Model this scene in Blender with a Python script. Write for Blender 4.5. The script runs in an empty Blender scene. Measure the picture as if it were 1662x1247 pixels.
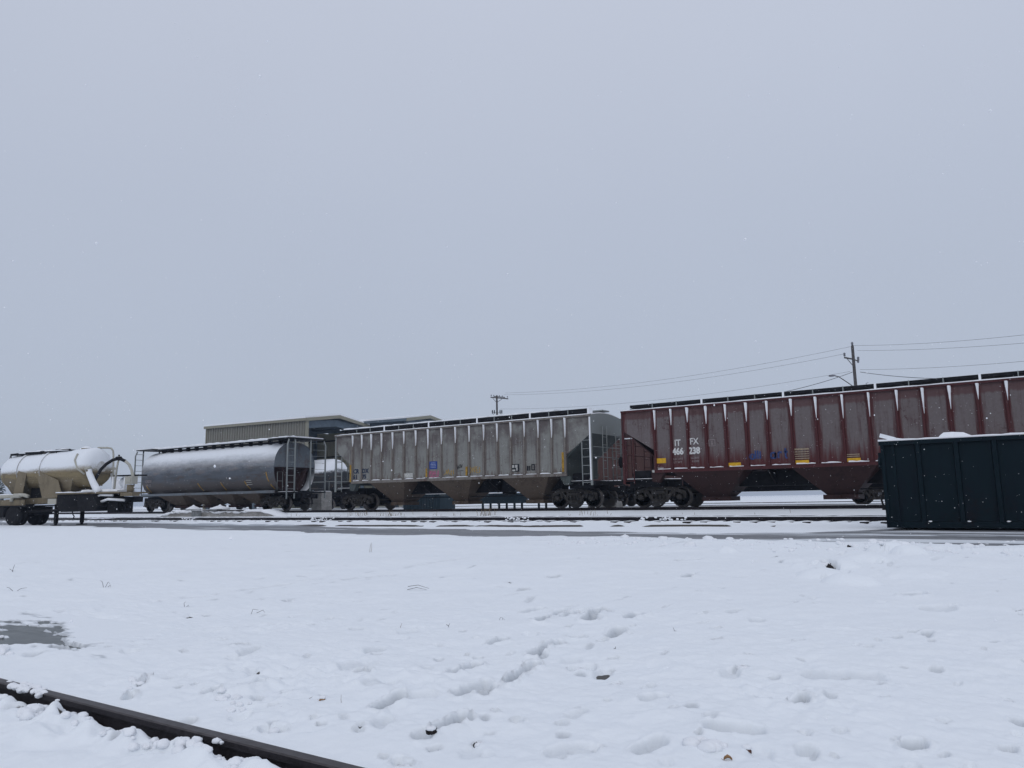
import bpy, bmesh, math, random
import numpy as np
from mathutils import Vector, Matrix

random.seed(7)
rng = np.random.default_rng(11)
SC = bpy.context.scene
COL = SC.collection
R = math.radians

# ------------------------------------------------------------------ camera
CAM = np.array((0.0, -32.479, 0.445))
FW = np.array((-0.552989, 0.820007, 0.147619))
RT = np.array((0.827554, 0.56113, -0.016955))
UP = np.array((0.096737, -0.112787, 0.988899))
FPX = 1255.34
cd = bpy.data.cameras.new('camera')
cam = bpy.data.objects.new('camera', cd)
COL.objects.link(cam)
cd.sensor_width = 36.0
cd.lens = FPX * 36.0 / 1662.0
cd.clip_start = 0.05
cd.clip_end = 3000
cam.matrix_world = Matrix(((RT[0], UP[0], -FW[0], CAM[0]), (RT[1], UP[1], -FW[1], CAM[1]),
                           (RT[2], UP[2], -FW[2], CAM[2]), (0, 0, 0, 1)))
SC.camera = cam

# ------------------------------------------------------------------ world, sun, exposure
SUN_EL, SUN_AZ = R(38), R(150)
W = bpy.data.worlds.new('World')
SC.world = W
W.use_nodes = True
nt = W.node_tree
nt.nodes.clear()
wo = nt.nodes.new('ShaderNodeOutputWorld')
bg = nt.nodes.new('ShaderNodeBackground')
sky = nt.nodes.new('ShaderNodeTexSky')
sky.sky_type = 'NISHITA'
sky.sun_disc = False
sky.sun_elevation = SUN_EL
sky.sun_rotation = SUN_AZ
# a closed deck of snow cloud: the clear sky shows through only as a faint tint
tc = nt.nodes.new('ShaderNodeTexCoord')
sep = nt.nodes.new('ShaderNodeSeparateXYZ')
ramp = nt.nodes.new('ShaderNodeValToRGB')
ramp.color_ramp.elements[0].position = 0.0
ramp.color_ramp.elements[0].color = (4.16, 4.66, 5.64, 1)
ramp.color_ramp.elements[1].position = 1.0
ramp.color_ramp.elements[1].color = (6.5, 6.86, 7.98, 1)
e = ramp.color_ramp.elements.new(0.35)
e.color = (4.70, 5.18, 6.24, 1)
cn = nt.nodes.new('ShaderNodeTexNoise')
cn.inputs['Scale'].default_value = 1.6
cn.inputs['Detail'].default_value = 3
cmul = nt.nodes.new('ShaderNodeMapRange')
cmul.inputs['To Min'].default_value = 0.95
cmul.inputs['To Max'].default_value = 1.05
mulc = nt.nodes.new('ShaderNodeMix'); mulc.data_type = 'RGBA'; mulc.blend_type = 'MULTIPLY'
mulc.inputs[0].default_value = 1.0
mixw = nt.nodes.new('ShaderNodeMix'); mixw.data_type = 'RGBA'
mixw.inputs[0].default_value = 0.94
L = nt.links.new
L(tc.outputs['Generated'], sep.inputs[0])
L(sep.outputs['Z'], ramp.inputs[0])
L(tc.outputs['Generated'], cn.inputs['Vector'])
L(cn.outputs['Fac'], cmul.inputs['Value'])
L(ramp.outputs['Color'], mulc.inputs[6])
L(cmul.outputs[0], mulc.inputs[7])
L(sky.outputs['Color'], mixw.inputs[6])
L(mulc.outputs[2], mixw.inputs[7])
L(mixw.outputs[2], bg.inputs['Color'])
bg.inputs['Strength'].default_value = 0.1
L(bg.outputs[0], wo.inputs[0])

sd = bpy.data.lights.new('sun', 'SUN')
sd.energy = 0.5
sd.angle = R(40)
sd.color = (1.0, 0.97, 0.93)
sun = bpy.data.objects.new('sun', sd)
COL.objects.link(sun)
sun.rotation_euler = (R(90) - SUN_EL, 0, R(180) - SUN_AZ)

SC.view_settings.view_transform = 'Standard'
SC.view_settings.look = 'None'
SC.view_settings.gamma = 1
SC.view_settings.exposure = 0.06
SC.view_settings.use_curve_mapping = False
SC.render.engine = 'CYCLES'
SC.cycles.use_denoising = True
SC.cycles.max_bounces = 6
SC.cycles.diffuse_bounces = 3
SC.cycles.glossy_bounces = 2
SC.cycles.volume_bounces = 0


def ray(px, py):
    return FW + RT * (px - 831) / FPX - UP * (py - 623.5) / FPX


def on_z(px, py, z):
    d = ray(px, py)
    return CAM + d * ((z - CAM[2]) / d[2])


def on_y(px, py, y):
    d = ray(px, py)
    return CAM + d * ((y - CAM[1]) / d[1])


# ------------------------------------------------------------------ materials
class NT:
    def __init__(s, name):
        s.m = bpy.data.materials.new(name)
        s.m.use_nodes = True
        s.t = s.m.node_tree
        s.b = s.t.nodes['Principled BSDF']
        s.b.inputs['Specular IOR Level'].default_value = 0.2

    def n(s, kind, **kw):
        x = s.t.nodes.new('ShaderNode' + kind)
        for k, v in kw.items():
            setattr(x, k, v)
        return x

    def l(s, a, b):
        s.t.links.new(a, b)

    def coords(s, scale=(1, 1, 1), kind='Object', rand=False):
        c = s.n('TexCoord')
        mp = s.n('Mapping')
        mp.inputs['Scale'].default_value = scale
        s.l(c.outputs[kind], mp.inputs[0])
        if rand:
            oi = s.n('ObjectInfo')
            cb = s.n('CombineXYZ')
            mu = s.n('Math', operation='MULTIPLY')
            mu.inputs[1].default_value = 37.0
            s.l(oi.outputs['Random'], mu.inputs[0])
            s.l(mu.outputs[0], cb.inputs[0]); s.l(mu.outputs[0], cb.inputs[1])
            s.l(cb.outputs[0], mp.inputs['Location'])
        return mp.outputs[0]

    def noise(s, vec, scale, detail=4, rough=0.55):
        x = s.n('TexNoise')
        x.inputs['Scale'].default_value = scale
        x.inputs['Detail'].default_value = detail
        x.inputs['Roughness'].default_value = rough
        s.l(vec, x.inputs['Vector'])
        return x.outputs['Fac']

    def rng(s, v, a, b, lo=0.0, hi=1.0):
        x = s.n('MapRange')
        x.interpolation_type = 'SMOOTHSTEP'
        x.inputs['From Min'].default_value = a
        x.inputs['From Max'].default_value = b
        x.inputs['To Min'].default_value = lo
        x.inputs['To Max'].default_value = hi
        s.l(v, x.inputs['Value'])
        return x.outputs[0]

    def math(s, op, a, b=None):
        x = s.n('Math', operation=op)
        for i, v in enumerate((a, b)):
            if v is None:
                continue
            if isinstance(v, (int, float)):
                x.inputs[i].default_value = v
            else:
                s.l(v, x.inputs[i])
        return x.outputs[0]

    def mix(s, f, a, b):
        x = s.n('Mix', data_type='RGBA')
        for i, v in ((0, f), (6, a), (7, b)):
            if isinstance(v, (int, float)):
                x.inputs[i].default_value = v
            elif isinstance(v, tuple):
                x.inputs[i].default_value = (*v, 1)
            else:
                s.l(v, x.inputs[i])
        return x.outputs[2]

    def bump(s, h, strength=0.3, dist=0.02):
        x = s.n('Bump')
        x.inputs['Strength'].default_value = strength
        x.inputs['Distance'].default_value = dist
        s.l(h, x.inputs['Height'])
        s.l(x.outputs[0], s.b.inputs['Normal'])

    def sep(s, vec):
        x = s.n('SeparateXYZ')
        s.l(vec, x.inputs[0])
        return x.outputs

    def col(s, c):
        if isinstance(c, tuple):
            s.b.inputs['Base Color'].default_value = (*c, 1)
        else:
            s.l(c, s.b.inputs['Base Color'])

    def rough(s, v):
        if isinstance(v, (int, float)):
            s.b.inputs['Roughness'].default_value = v
        else:
            s.l(v, s.b.inputs['Roughness'])


MATS = {}


def plain(name, c, rough=0.7, var=0.25, scale=3.0, bump=0.0, metal=0.0):
    n = NT(name)
    v = n.coords()
    f = n.noise(v, scale, 6, 0.65)
    n.col(n.mix(n.rng(f, 0.3, 0.7), tuple(x * (1 - var) for x in c), tuple(min(1, x * (1 + var)) for x in c)))
    n.rough(rough)
    n.b.inputs['Metallic'].default_value = metal
    if bump:
        n.bump(n.noise(v, scale * 6, 4), bump, 0.01)
    MATS[name] = n.m
    return n.m


def weathered(name, c, dirt, rust, dirt_amt=0.5, rust_amt=0.4, rough=0.6, streak=(3.0, 3.0, 0.35), low=None):
    """paint with vertical dirt streaks, rust blotches and (optionally) road grime that gets thicker downwards"""
    n = NT(name)
    v = n.coords(streak)
    v1 = n.coords()
    st = n.noise(v, 1.6, 7, 0.68)
    bl = n.noise(v1, 0.9, 6, 0.65)
    fine = n.noise(v1, 9.0, 5, 0.7)
    f1 = n.rng(n.math('ADD', n.math('MULTIPLY', st, 0.65), n.math('MULTIPLY', bl, 0.35)), 0.62 - dirt_amt * 0.3, 0.82 - dirt_amt * 0.25)
    k = n.mix(f1, c, dirt)
    f2 = n.math('MULTIPLY', n.rng(n.math('MULTIPLY', bl, fine), 0.30 - rust_amt * 0.08, 0.42 - rust_amt * 0.06), min(1.0, rust_amt * 1.6))
    k = n.mix(f2, k, rust)
    if low:
        z = n.sep(v1)[2]
        g = n.math('ADD', z, n.math('MULTIPLY', n.math('SUBTRACT', st, 0.5), low[3] if len(low) > 3 else 0.8))
        k = n.mix(n.rng(g, low[1], low[0]), k, low[2])
    k = n.mix(n.rng(fine, 0.35, 0.75, 0.0, 0.35), k, n.mix(0.5, dirt, c))
    n.col(k)
    n.rough(rough)
    n.bump(fine, 0.12, 0.01)
    MATS[name] = n.m
    return n.m


def panel_paint(name, edge, face, dirt, rust, top_lo=0.80, fade=0.8, lowmask=0.30, high=0.0):
    """car side panel: old paint chalked in the middle of each panel, original colour left along the ribs and under the eave"""
    n = NT(name)
    g = n.sep(n.coords(kind='Generated'))
    o = n.coords((4.2, 4.2, 0.22), rand=True)
    o1 = n.coords((1, 1, 1), rand=True)
    st = n.noise(o, 2.0, 7, 0.7)
    bl = n.noise(o1, 1.1, 5, 0.6)
    fine = n.noise(o1, 11.0, 5, 0.7)
    wob = n.math('MULTIPLY', n.math('SUBTRACT', st, 0.5), 0.9)
    u = n.math('ABSOLUTE', n.math('SUBTRACT', g[0], 0.52))
    m = n.rng(n.math('ADD', u, n.math('MULTIPLY', wob, 0.55)), 0.44, 0.30)
    mt = n.rng(n.math('ADD', g[2], n.math('MULTIPLY', wob, 0.10)), top_lo + 0.07, top_lo + 0.03, 0.40, 1.0)
    ml = n.rng(n.math('ADD', g[2], n.math('MULTIPLY', wob, 1.0)), 0.0, max(lowmask, 0.02))
    f = n.math('MULTIPLY', n.math('MULTIPLY', m, mt), n.math('MULTIPLY', ml, fade))
    k = n.mix(f, edge, face)
    k = n.mix(n.rng(n.math('ADD', n.math('MULTIPLY', st, 0.6), n.math('MULTIPLY', bl, 0.4)), 0.48, 0.68, 0, 0.75), k, dirt)
    if high:
        hh = n.rng(n.math('ADD', g[2], n.math('MULTIPLY', wob, 1.3)), 0.25, 0.85)
        k = n.mix(n.math('MULTIPLY', n.math('MULTIPLY', hh, n.rng(bl, 0.36, 0.58)), high), k, dirt)
    k = n.mix(n.rng(n.math('MULTIPLY', bl, fine), 0.33, 0.42, 0, 0.7), k, rust)
    k = n.mix(n.rng(fine, 0.4, 0.8, 0, 0.3), k, dirt)
    n.col(k)
    n.rough(0.62)
    n.bump(n.noise(n.coords((1, 1, 1)), 1.3, 2), 0.25, 0.05)
    MATS[name] = n.m
    return n.m


def snow_dusted(name, c, dirt, z0, z1, rust=(0.10, 0.055, 0.03), snow=(0.80, 0.83, 0.87), amp=0.22, low=None):
    """metal shell: snow lies where the surface turns upwards, broken and thin at its lower limit"""
    n = NT(name)
    geo = n.n('NewGeometry')
    nz = n.sep(geo.outputs['Normal'])[2]
    v = n.coords((0.6, 1.5, 2.2))
    v1 = n.coords()
    big = n.noise(v, 1.5, 6, 0.6)
    fine = n.noise(v1, 14, 5, 0.75)
    st = n.noise(n.coords((0.35, 1.0, 2.5)), 1.3, 6, 0.65)
    k = n.mix(n.rng(st, 0.42, 0.66), c, dirt)
    k = n.mix(n.rng(n.math('MULTIPLY', big, fine), 0.27, 0.38, 0, 0.7), k, rust)
    if low:
        zz = n.math('ADD', n.sep(v1)[2], n.math('MULTIPLY', n.math('SUBTRACT', st, 0.5), 1.4))
        k = n.mix(n.rng(zz, low[1], low[0], 0, .85), k, low[2])
        k = n.mix(n.math('MULTIPLY', n.rng(zz, 2.7, 2.95), n.rng(zz, 3.3, 3.0, 0, .6)), k, low[2])
    t = n.math('ADD', nz, n.math('ADD', n.math('MULTIPLY', n.math('SUBTRACT', big, 0.5), amp), n.math('MULTIPLY', n.math('SUBTRACT', fine, 0.5), amp * 1.2)))
    f = n.rng(t, z0, z1)
    k = n.mix(f, k, snow)
    n.col(k)
    n.rough(n.rng(f, 0, 1, 0.68, 0.85))
    n.bump(n.math('MULTIPLY', f, n.math('ADD', fine, 1.0)), 0.4, 0.02)
    MATS[name] = n.m
    return n.m


def snow_mat():
    n = NT('snow')
    v = n.coords()
    a = n.noise(v, 3.0, 5, 0.6)
    f = n.noise(v, 45.0, 4, 0.7)
    at = n.n('Attribute', attribute_name='bare')
    dirt = n.noise(v, 7.0, 6, 0.7)
    k = n.mix(a, (0.82, 0.86, 0.90), (0.88, 0.91, 0.93))
    fb = n.rng(n.math('ADD', at.outputs['Fac'], n.math('MULTIPLY', n.math('SUBTRACT', dirt, 0.5), 0.7)), 0.42, 0.62)
    k = n.mix(fb, k, n.mix(f, (0.035, 0.032, 0.03), (0.10, 0.085, 0.065)))
    at2 = n.n('Attribute', attribute_name='slush_and_shade')
    k = n.mix(n.math('MULTIPLY', at2.outputs['Fac'], 0.85), k, (0.30, 0.33, 0.365))  # slushy grey, also painted into footprints and dents as shade
    n.col(k)
    n.rough(0.75)
    n.b.inputs['Specular IOR Level'].default_value = 0.2
    n.bump(n.math('ADD', n.math('MULTIPLY', f, 0.5), n.noise(v, 14, 4, 0.6)), 0.25, 0.02)
    MATS['snow'] = n.m
    return n.m


def road_mat(name, c0, c1, wet=0.35):
    n = NT(name)
    v = n.coords((0.25, 1.3, 1))
    v1 = n.coords()
    a = n.noise(v, 0.8, 6, 0.65)
    b = n.noise(v1, 6, 6, 0.7)
    k = n.mix(n.rng(n.math('ADD', n.math('MULTIPLY', a, 0.6), n.math('MULTIPLY', b, 0.4)), 0.4, 0.62), c0, c1)
    n.col(k)
    n.rough(n.rng(a, 0.35, 0.65, wet, wet + 0.3))
    n.bump(b, 0.2, 0.01)
    MATS[name] = n.m
    return n.m


snow_mat()
road_mat('asphalt_slush', (0.15, 0.157, 0.17), (0.26, 0.27, 0.285), 0.45)
road_mat('ice_asphalt', (0.065, 0.075, 0.075), (0.19, 0.205, 0.205), 0.28)
plain('fresh_snow', (0.84, 0.86, 0.89), 0.8, 0.03, 6, 0.3)
plain('flake', (0.9, 0.92, 0.95), 0.6, 0.01)
plain('dark_steel', (0.012, 0.012, 0.014), 0.6, 0.4, 4, 0.2)
plain('truck_steel', (0.034, 0.031, 0.029), 0.7, 0.4, 5, 0.2)
plain('wheel_steel', (0.032, 0.029, 0.029), 0.55, 0.4, 5, 0.1)
plain('wheel_tread', (0.12, 0.11, 0.105), 0.4, 0.2, 5, 0.0, 0.6)
plain('rail_rust', (0.020, 0.017, 0.020), 0.6, 0.35, 8, 0.2)
plain('rail_near', (0.022, 0.019, 0.022), 0.6, 0.3, 20, 0.25)
plain('rail_head', (0.060, 0.053, 0.055), 0.45, 0.25, 12, 0.15, 0.2)
plain('tie_wood', (0.030, 0.025, 0.023), 0.85, 0.4, 7, 0.3)
plain('black_rubber', (0.018, 0.018, 0.02), 0.75, 0.3, 6)
plain('yellow_reflective', (0.58, 0.33, 0.02), 0.5, 0.15, 10)
plain('yellow_old', (0.34, 0.20, 0.03), 0.7, 0.35, 10)
plain('white_letters', (0.62, 0.62, 0.61), 0.6, 0.25, 14)
plain('faint_letters', (0.27, 0.23, 0.23), 0.7, 0.3, 14)
plain('pale_stencil', (0.44, 0.44, 0.42), 0.7, 0.3, 14)
plain('blue_letters', (0.014, 0.026, 0.06), 0.7, 0.3, 14)
plain('blue_emblem', (0.03, 0.06, 0.24), 0.6, 0.2, 14)
plain('emblem_print', (0.20, 0.25, 0.42), 0.6, 0.2, 14)
plain('pink_paint', (0.42, 0.13, 0.22), 0.7, 0.3, 14)
plain('ochre_paint', (0.36, 0.24, 0.07), 0.7, 0.3, 14)
plain('black_paint', (0.018, 0.018, 0.022), 0.7, 0.3, 14)
plain('blue_paint', (0.035, 0.06, 0.17), 0.7, 0.3, 14)
plain('tan_stripe', (0.30, 0.24, 0.17), 0.7, 0.3, 14)
panel_paint('grey_panel', (0.135, 0.112, 0.098), (0.235, 0.24, 0.225), (0.105, 0.090, 0.088), (0.085, 0.042, 0.03), 0.90, 0.9, 0.03, 0.95)
panel_paint('red_panel', (0.078, 0.019, 0.019), (0.148, 0.130, 0.130), (0.066, 0.030, 0.030), (0.05, 0.017, 0.015), 0.80, 0.95, 0.35)
weathered('grey_steel', (0.30, 0.30, 0.265), (0.17, 0.15, 0.13), (0.10, 0.05, 0.03), 0.5, 0.4)
weathered('grey_end', (0.225, 0.245, 0.245), (0.22, 0.23, 0.22), (0.12, 0.09, 0.07), 0.45, 0.15)
weathered('slope_green', (0.065, 0.078, 0.075), (0.04, 0.047, 0.046), (0.05, 0.035, 0.03), 0.5, 0.3)
weathered('grey_bay', (0.095, 0.07, 0.052), (0.055, 0.042, 0.034), (0.045, 0.025, 0.017), 0.5, 0.5)
weathered('grey_rib', (0.18, 0.165, 0.15), (0.085, 0.065, 0.055), (0.075, 0.035, 0.025), 0.5, 0.5)
weathered('red_steel', (0.070, 0.019, 0.020), (0.036, 0.014, 0.015), (0.04, 0.016, 0.014), 0.5, 0.4)
weathered('red_bay', (0.048, 0.026, 0.025), (0.030, 0.019, 0.019), (0.024, 0.014, 0.012), 0.5, 0.4)
weathered('brown_car', (0.085, 0.045, 0.040), (0.06, 0.034, 0.031), (0.07, 0.035, 0.025), 0.45, 0.3)
weathered('silver_sheet', (0.14, 0.16, 0.18), (0.10, 0.11, 0.12), (0.12, 0.06, 0.035), 0.5, 0.4)
weathered('trailer_tan', (0.20, 0.165, 0.11), (0.12, 0.10, 0.07), (0.07, 0.055, 0.04), 0.5, 0.3)
weathered('trailer_pale', (0.42, 0.41, 0.36), (0.30, 0.285, 0.24), (0.2, 0.16, 0.1), 0.4, 0.2)
weathered('teal_steel', (0.018, 0.034, 0.045), (0.025, 0.045, 0.06), (0.04, 0.03, 0.03), 0.5, 0.3)
weathered('bin_green', (0.0045, 0.0125, 0.0175), (0.0045, 0.008, 0.014), (0.013, 0.009, 0.010), 0.5, 0.35, 0.5)
weathered('shed_wall', (0.215, 0.21, 0.185), (0.17, 0.165, 0.145), (0.13, 0.115, 0.095), 0.35, 0.15)
weathered('shed_trim', (0.26, 0.25, 0.20), (0.22, 0.205, 0.165), (0.24, 0.2, 0.15), 0.35, 0.15)
weathered('shed_inner', (0.42, 0.395, 0.30), (0.33, 0.31, 0.24), (0.14, 0.12, 0.09), 0.4, 0.2)
plain('shed_frame', (0.11, 0.14, 0.17), 0.6, 0.2, 2)
plain('pole_wood', (0.075, 0.068, 0.066), 0.85, 0.25, 4)
plain('wire', (0.06, 0.06, 0.065), 0.6, 0.1)
plain('porcelain', (0.16, 0.16, 0.18), 0.4, 0.2)
plain('concrete', (0.26, 0.25, 0.235), 0.85, 0.25, 3, 0.3)
plain('box_grey', (0.19, 0.20, 0.20), 0.6, 0.15, 6)
plain('leaf_brown', (0.105, 0.05, 0.035), 0.8, 0.4, 30)
plain('leaf_tan', (0.32, 0.19, 0.10), 0.8, 0.35, 30)
plain('clod', (0.03, 0.026, 0.026), 0.9, 0.4, 20, 0.4)
plain('grass_dry', (0.20, 0.15, 0.09), 0.85, 0.3, 12)
plain('grass_dark', (0.06, 0.055, 0.05), 0.85, 0.3, 12)
plain('evergreen', (0.030, 0.042, 0.034), 0.85, 0.4, 2)
snow_dusted('silver_shell', (0.105, 0.12, 0.142), (0.080, 0.083, 0.09), -0.10, 0.62, amp=0.32, low=(1.7, 2.2, (0.10, 0.086, 0.078)))
snow_dusted('tank_black', (0.035, 0.038, 0.042), (0.025, 0.027, 0.03), 0.12, 0.32)
snow_dusted('tan_shell', (0.25, 0.20, 0.115), (0.18, 0.145, 0.09), -0.20, 0.14, (0.12, 0.09, 0.06), amp=0.24)

M = MATS
for k in ('bin_green', 'dark_steel', 'truck_steel', 'wheel_steel', 'rail_rust', 'black_rubber', 'red_bay', 'tie_wood'):
    MATS[k].node_tree.nodes['Principled BSDF'].inputs['Specular IOR Level'].default_value = 0.08


# ------------------------------------------------------------------ mesh builder
class MB:
    def __init__(s):
        s.v, s.f, s.mi, s.sm, s.cur, s.smooth = [], [], [], [], 0, False

    def add(s, verts, faces, smooth=None):
        o = len(s.v)
        s.v.extend([tuple(map(float, p)) for p in verts])
        for f in faces:
            s.f.append(tuple(i + o for i in f))
            s.mi.append(s.cur)
            s.sm.append(s.smooth if smooth is None else smooth)
        return s

    def box(s, x0, x1, y0, y1, z0, z1):
        s.add([(x0, y0, z0), (x1, y0, z0), (x1, y1, z0), (x0, y1, z0), (x0, y0, z1), (x1, y0, z1), (x1, y1, z1), (x0, y1, z1)],
              [(0, 3, 2, 1), (4, 5, 6, 7), (0, 1, 5, 4), (1, 2, 6, 5), (2, 3, 7, 6), (3, 0, 4, 7)], False)
        return s

    def cbox(s, c, d):
        return s.box(c[0] - d[0] / 2, c[0] + d[0] / 2, c[1] - d[1] / 2, c[1] + d[1] / 2, c[2] - d[2] / 2, c[2] + d[2] / 2)

    def beam(s, p0, p1, w, h, up=(0, 0, 1)):
        p0, p1, up = Vector(p0), Vector(p1), Vector(up)
        d = (p1 - p0).normalized()
        a = d.cross(up)
        if a.length < 1e-4:
            a = d.cross(Vector((0, 1, 0)))
        a.normalize()
        b = a.cross(d)
        q = []
        for p in (p0, p1):
            for i, j in ((-1, -1), (1, -1), (1, 1), (-1, 1)):
                q.append(p + a * (w / 2 * i) + b * (h / 2 * j))
        s.add(q, [(0, 1, 2, 3), (7, 6, 5, 4), (0, 4, 5, 1), (1, 5, 6, 2), (2, 6, 7, 3), (3, 7, 4, 0)], False)
        return s

    def tube(s, pts, r, n=6, cap=True):
        pts = [Vector(p) for p in pts]
        rs = r if isinstance(r, (list, tuple)) else [r] * len(pts)
        vs, fs, prev = [], [], None
        for i, p in enumerate(pts):
            d = (pts[min(i + 1, len(pts) - 1)] - pts[max(i - 1, 0)]).normalized()
            if prev is None:
                a = d.cross(Vector((0, 0, 1)))
                if a.length < 1e-3:
                    a = d.cross(Vector((0, 1, 0)))
            else:
                a = prev - d * prev.dot(d)
            a.normalize()
            prev = a
            b = d.cross(a)
            for k in range(n):
                t = 2 * math.pi * k / n
                vs.append(p + (a * math.cos(t) + b * math.sin(t)) * rs[i])
        for i in range(len(pts) - 1):
            for k in range(n):
                k2 = (k + 1) % n
                fs.append((i * n + k, i * n + k2, (i + 1) * n + k2, (i + 1) * n + k))
        if cap:
            fs.append(tuple(range(n - 1, -1, -1)))
            fs.append(tuple((len(pts) - 1) * n + k for k in range(n)))
        s.add(vs, fs, n > 5)
        return s

    def prism(s, poly, y0, y1, plane='xz'):
        """poly of (a,b) extruded; plane xz -> along y, yz -> along x, xy -> along z"""
        n = len(poly)

        def P(a, b, t):
            return {'xz': (a, t, b), 'yz': (t, a, b), 'xy': (a, b, t)}[plane]
        vs = [P(a, b, y0) for a, b in poly] + [P(a, b, y1) for a, b in poly]
        fs = [tuple(range(n - 1, -1, -1)), tuple(range(n, 2 * n))]
        fs += [(i, (i + 1) % n, n + (i + 1) % n, n + i) for i in range(n)]
        s.add(vs, fs, False)
        return s

    def lathe(s, prof, c, axis='y', n=24, smooth=True):
        """prof of (r, t) along axis through c"""
        vs, fs = [], []
        for r, t in prof:
            for k in range(n):
                a = 2 * math.pi * k / n
                u, w = r * math.cos(a), r * math.sin(a)
                vs.append({'y': (c[0] + u, c[1] + t, c[2] + w), 'x': (c[0] + t, c[1] + u, c[2] + w), 'z': (c[0] + u, c[1] + w, c[2] + t)}[axis])
        for i in range(len(prof) - 1):
            for k in range(n):
                k2 = (k + 1) % n
                fs.append((i * n + k, i * n + k2, (i + 1) * n + k2, (i + 1) * n + k))
        fs.append(tuple(range(n)))
        fs.append(tuple((len(prof) - 1) * n + k for k in range(n - 1, -1, -1)))
        s.add(vs, fs, smooth)
        return s

    def loft(s, rings, closed=True, cap=True, smooth=True):
        n = len(rings[0])
        vs = [p for r in rings for p in r]
        fs = []
        for i in range(len(rings) - 1):
            for k in range(n if closed else n - 1):
                k2 = (k + 1) % n
                fs.append((i * n + k, i * n + k2, (i + 1) * n + k2, (i + 1) * n + k))
        s.add(vs, fs, smooth)
        if cap:
            s.add(rings[0], [tuple(range(n - 1, -1, -1))], False)
            s.add(rings[-1], [tuple(range(n))], False)
        return s

    def ball(s, c, r, seg=8, ring=5, sq=(1, 1, 1), noise=0.0):
        vs, fs = [], []
        for i in range(ring + 1):
            th = math.pi * i / ring
            for k in range(seg):
                ph = 2 * math.pi * k / seg
                q = 1 + random.uniform(-noise, noise)
                vs.append((c[0] + r * sq[0] * q * math.sin(th) * math.cos(ph), c[1] + r * sq[1] * q * math.sin(th) * math.sin(ph), c[2] + r * sq[2] * q * math.cos(th)))
        for i in range(ring):
            for k in range(seg):
                k2 = (k + 1) % seg
                fs.append((i * seg + k, (i + 1) * seg + k, (i + 1) * seg + k2, i * seg + k2))
        s.add(vs, fs, True)
        return s

    def mesh(s, name, *mats):
        me = bpy.data.meshes.new(name)
        me.from_pydata(s.v, [], s.f)
        for m in mats:
            me.materials.append(MATS[m])
        me.polygons.foreach_set('material_index', s.mi)
        me.polygons.foreach_set('use_smooth', s.sm)
        bm = bmesh.new()
        bm.from_mesh(me)
        bmesh.ops.recalc_face_normals(bm, faces=bm.faces)
        bm.to_mesh(me)
        bm.free()
        me.update()
        return me

    def build(s, name, mat, parent=None, loc=(0, 0, 0), **tags):
        mats = mat if isinstance(mat, (list, tuple)) else (mat,)
        return link(name, s.mesh(name, *mats), parent, loc, **tags)


def link(name, me, parent=None, loc=(0, 0, 0), rot=(0, 0, 0), **tags):
    o = bpy.data.objects.new(name, me)
    COL.objects.link(o)
    o.parent = parent
    o.location = loc
    o.rotation_euler = rot
    for k, v in tags.items():
        o[k] = v
    return o


def thing(name, label, cat, loc=(0, 0, 0), rz=0.0, group=None, me=None):
    o = bpy.data.objects.new(name, me)
    COL.objects.link(o)
    o.location = loc
    o.rotation_euler = (0, 0, rz)
    o['label'] = label
    o['category'] = cat
    if group:
        o['group'] = group
    return o


def copy_tree(o, parent):
    c = o.copy()
    COL.objects.link(c)
    c.parent = parent
    for ch in o.children:
        copy_tree(ch, c)
    return c


def text_mesh(txt, h, ext=0.004, spacing=1.0, bold=0.0, shear=0.0, sx=1.0):
    cu = bpy.data.curves.new('lettering', 'FONT')
    cu.body = txt
    cu.size = h * 1.40
    cu.extrude = ext
    cu.space_character = spacing
    cu.offset = bold
    cu.shear = shear
    cu.resolution_u = 2
    o = bpy.data.objects.new('lettering', cu)
    COL.objects.link(o)
    bpy.context.view_layer.update()
    me = bpy.data.meshes.new_from_object(o.evaluated_get(bpy.context.evaluated_depsgraph_get()))
    bpy.data.objects.remove(o)
    bpy.data.curves.remove(cu)
    me.transform(Matrix.Diagonal((sx, 1, 1, 1)))
    return me


def lettering(parent, txt, x, y, z, h, mat, name='lettering', **kw):
    me = text_mesh(txt, h, **kw)
    me.materials.clear()
    me.materials.append(MATS[mat])
    return link(name, me, parent, (x, y, z), (R(90), 0, 0))


def scrawl(parent, strokes, x, y, z, h, mat, w=0.03, name='graffiti'):
    """hand-drawn paint strokes lying flat on a car side"""
    mb = MB()
    for st in strokes:
        for a, b in zip(st[:-1], st[1:]):
            mb.beam((x + a[0] * h, y, z + a[1] * h), (x + b[0] * h, y, z + b[1] * h), 0.006, w, (0, 0, 1) if abs(b[0] - a[0]) > abs(b[1] - a[1]) else (1, 0, 0))
    return mb.build(name, mat, parent)


# ------------------------------------------------------------------ ground: one snow sheet, a road and an icy patch under it
def lattice(seed, n=256):
    return np.random.default_rng(seed).random((n, n)).astype(np.float32)


LAT = [lattice(i) for i in range(8)]


def vnoise(x, y, f, k):
    x = x * f + 113.7 * (k + 1); y = y * f + 71.3 * (k + 1)
    xi = np.floor(x).astype(int); yi = np.floor(y).astype(int)
    u = x - xi; v = y - yi
    u = u * u * (3 - 2 * u); v = v * v * (3 - 2 * v)
    t = LAT[k % 8]
    a = t[xi % 256, yi % 256]; b = t[(xi + 1) % 256, yi % 256]; c = t[xi % 256, (yi + 1) % 256]; d = t[(xi + 1) % 256, (yi + 1) % 256]
    return (a * (1 - u) + b * u) * (1 - v) + (c * (1 - u) + d * u) * v - 0.5


def fbm(x, y, f, k, oct=4, g=0.5):
    s = 0; a = 1.0
    for i in range(oct):
        s = s + a * vnoise(x, y, f, k + i); f *= 2.03; a *= g
    return s


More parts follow.
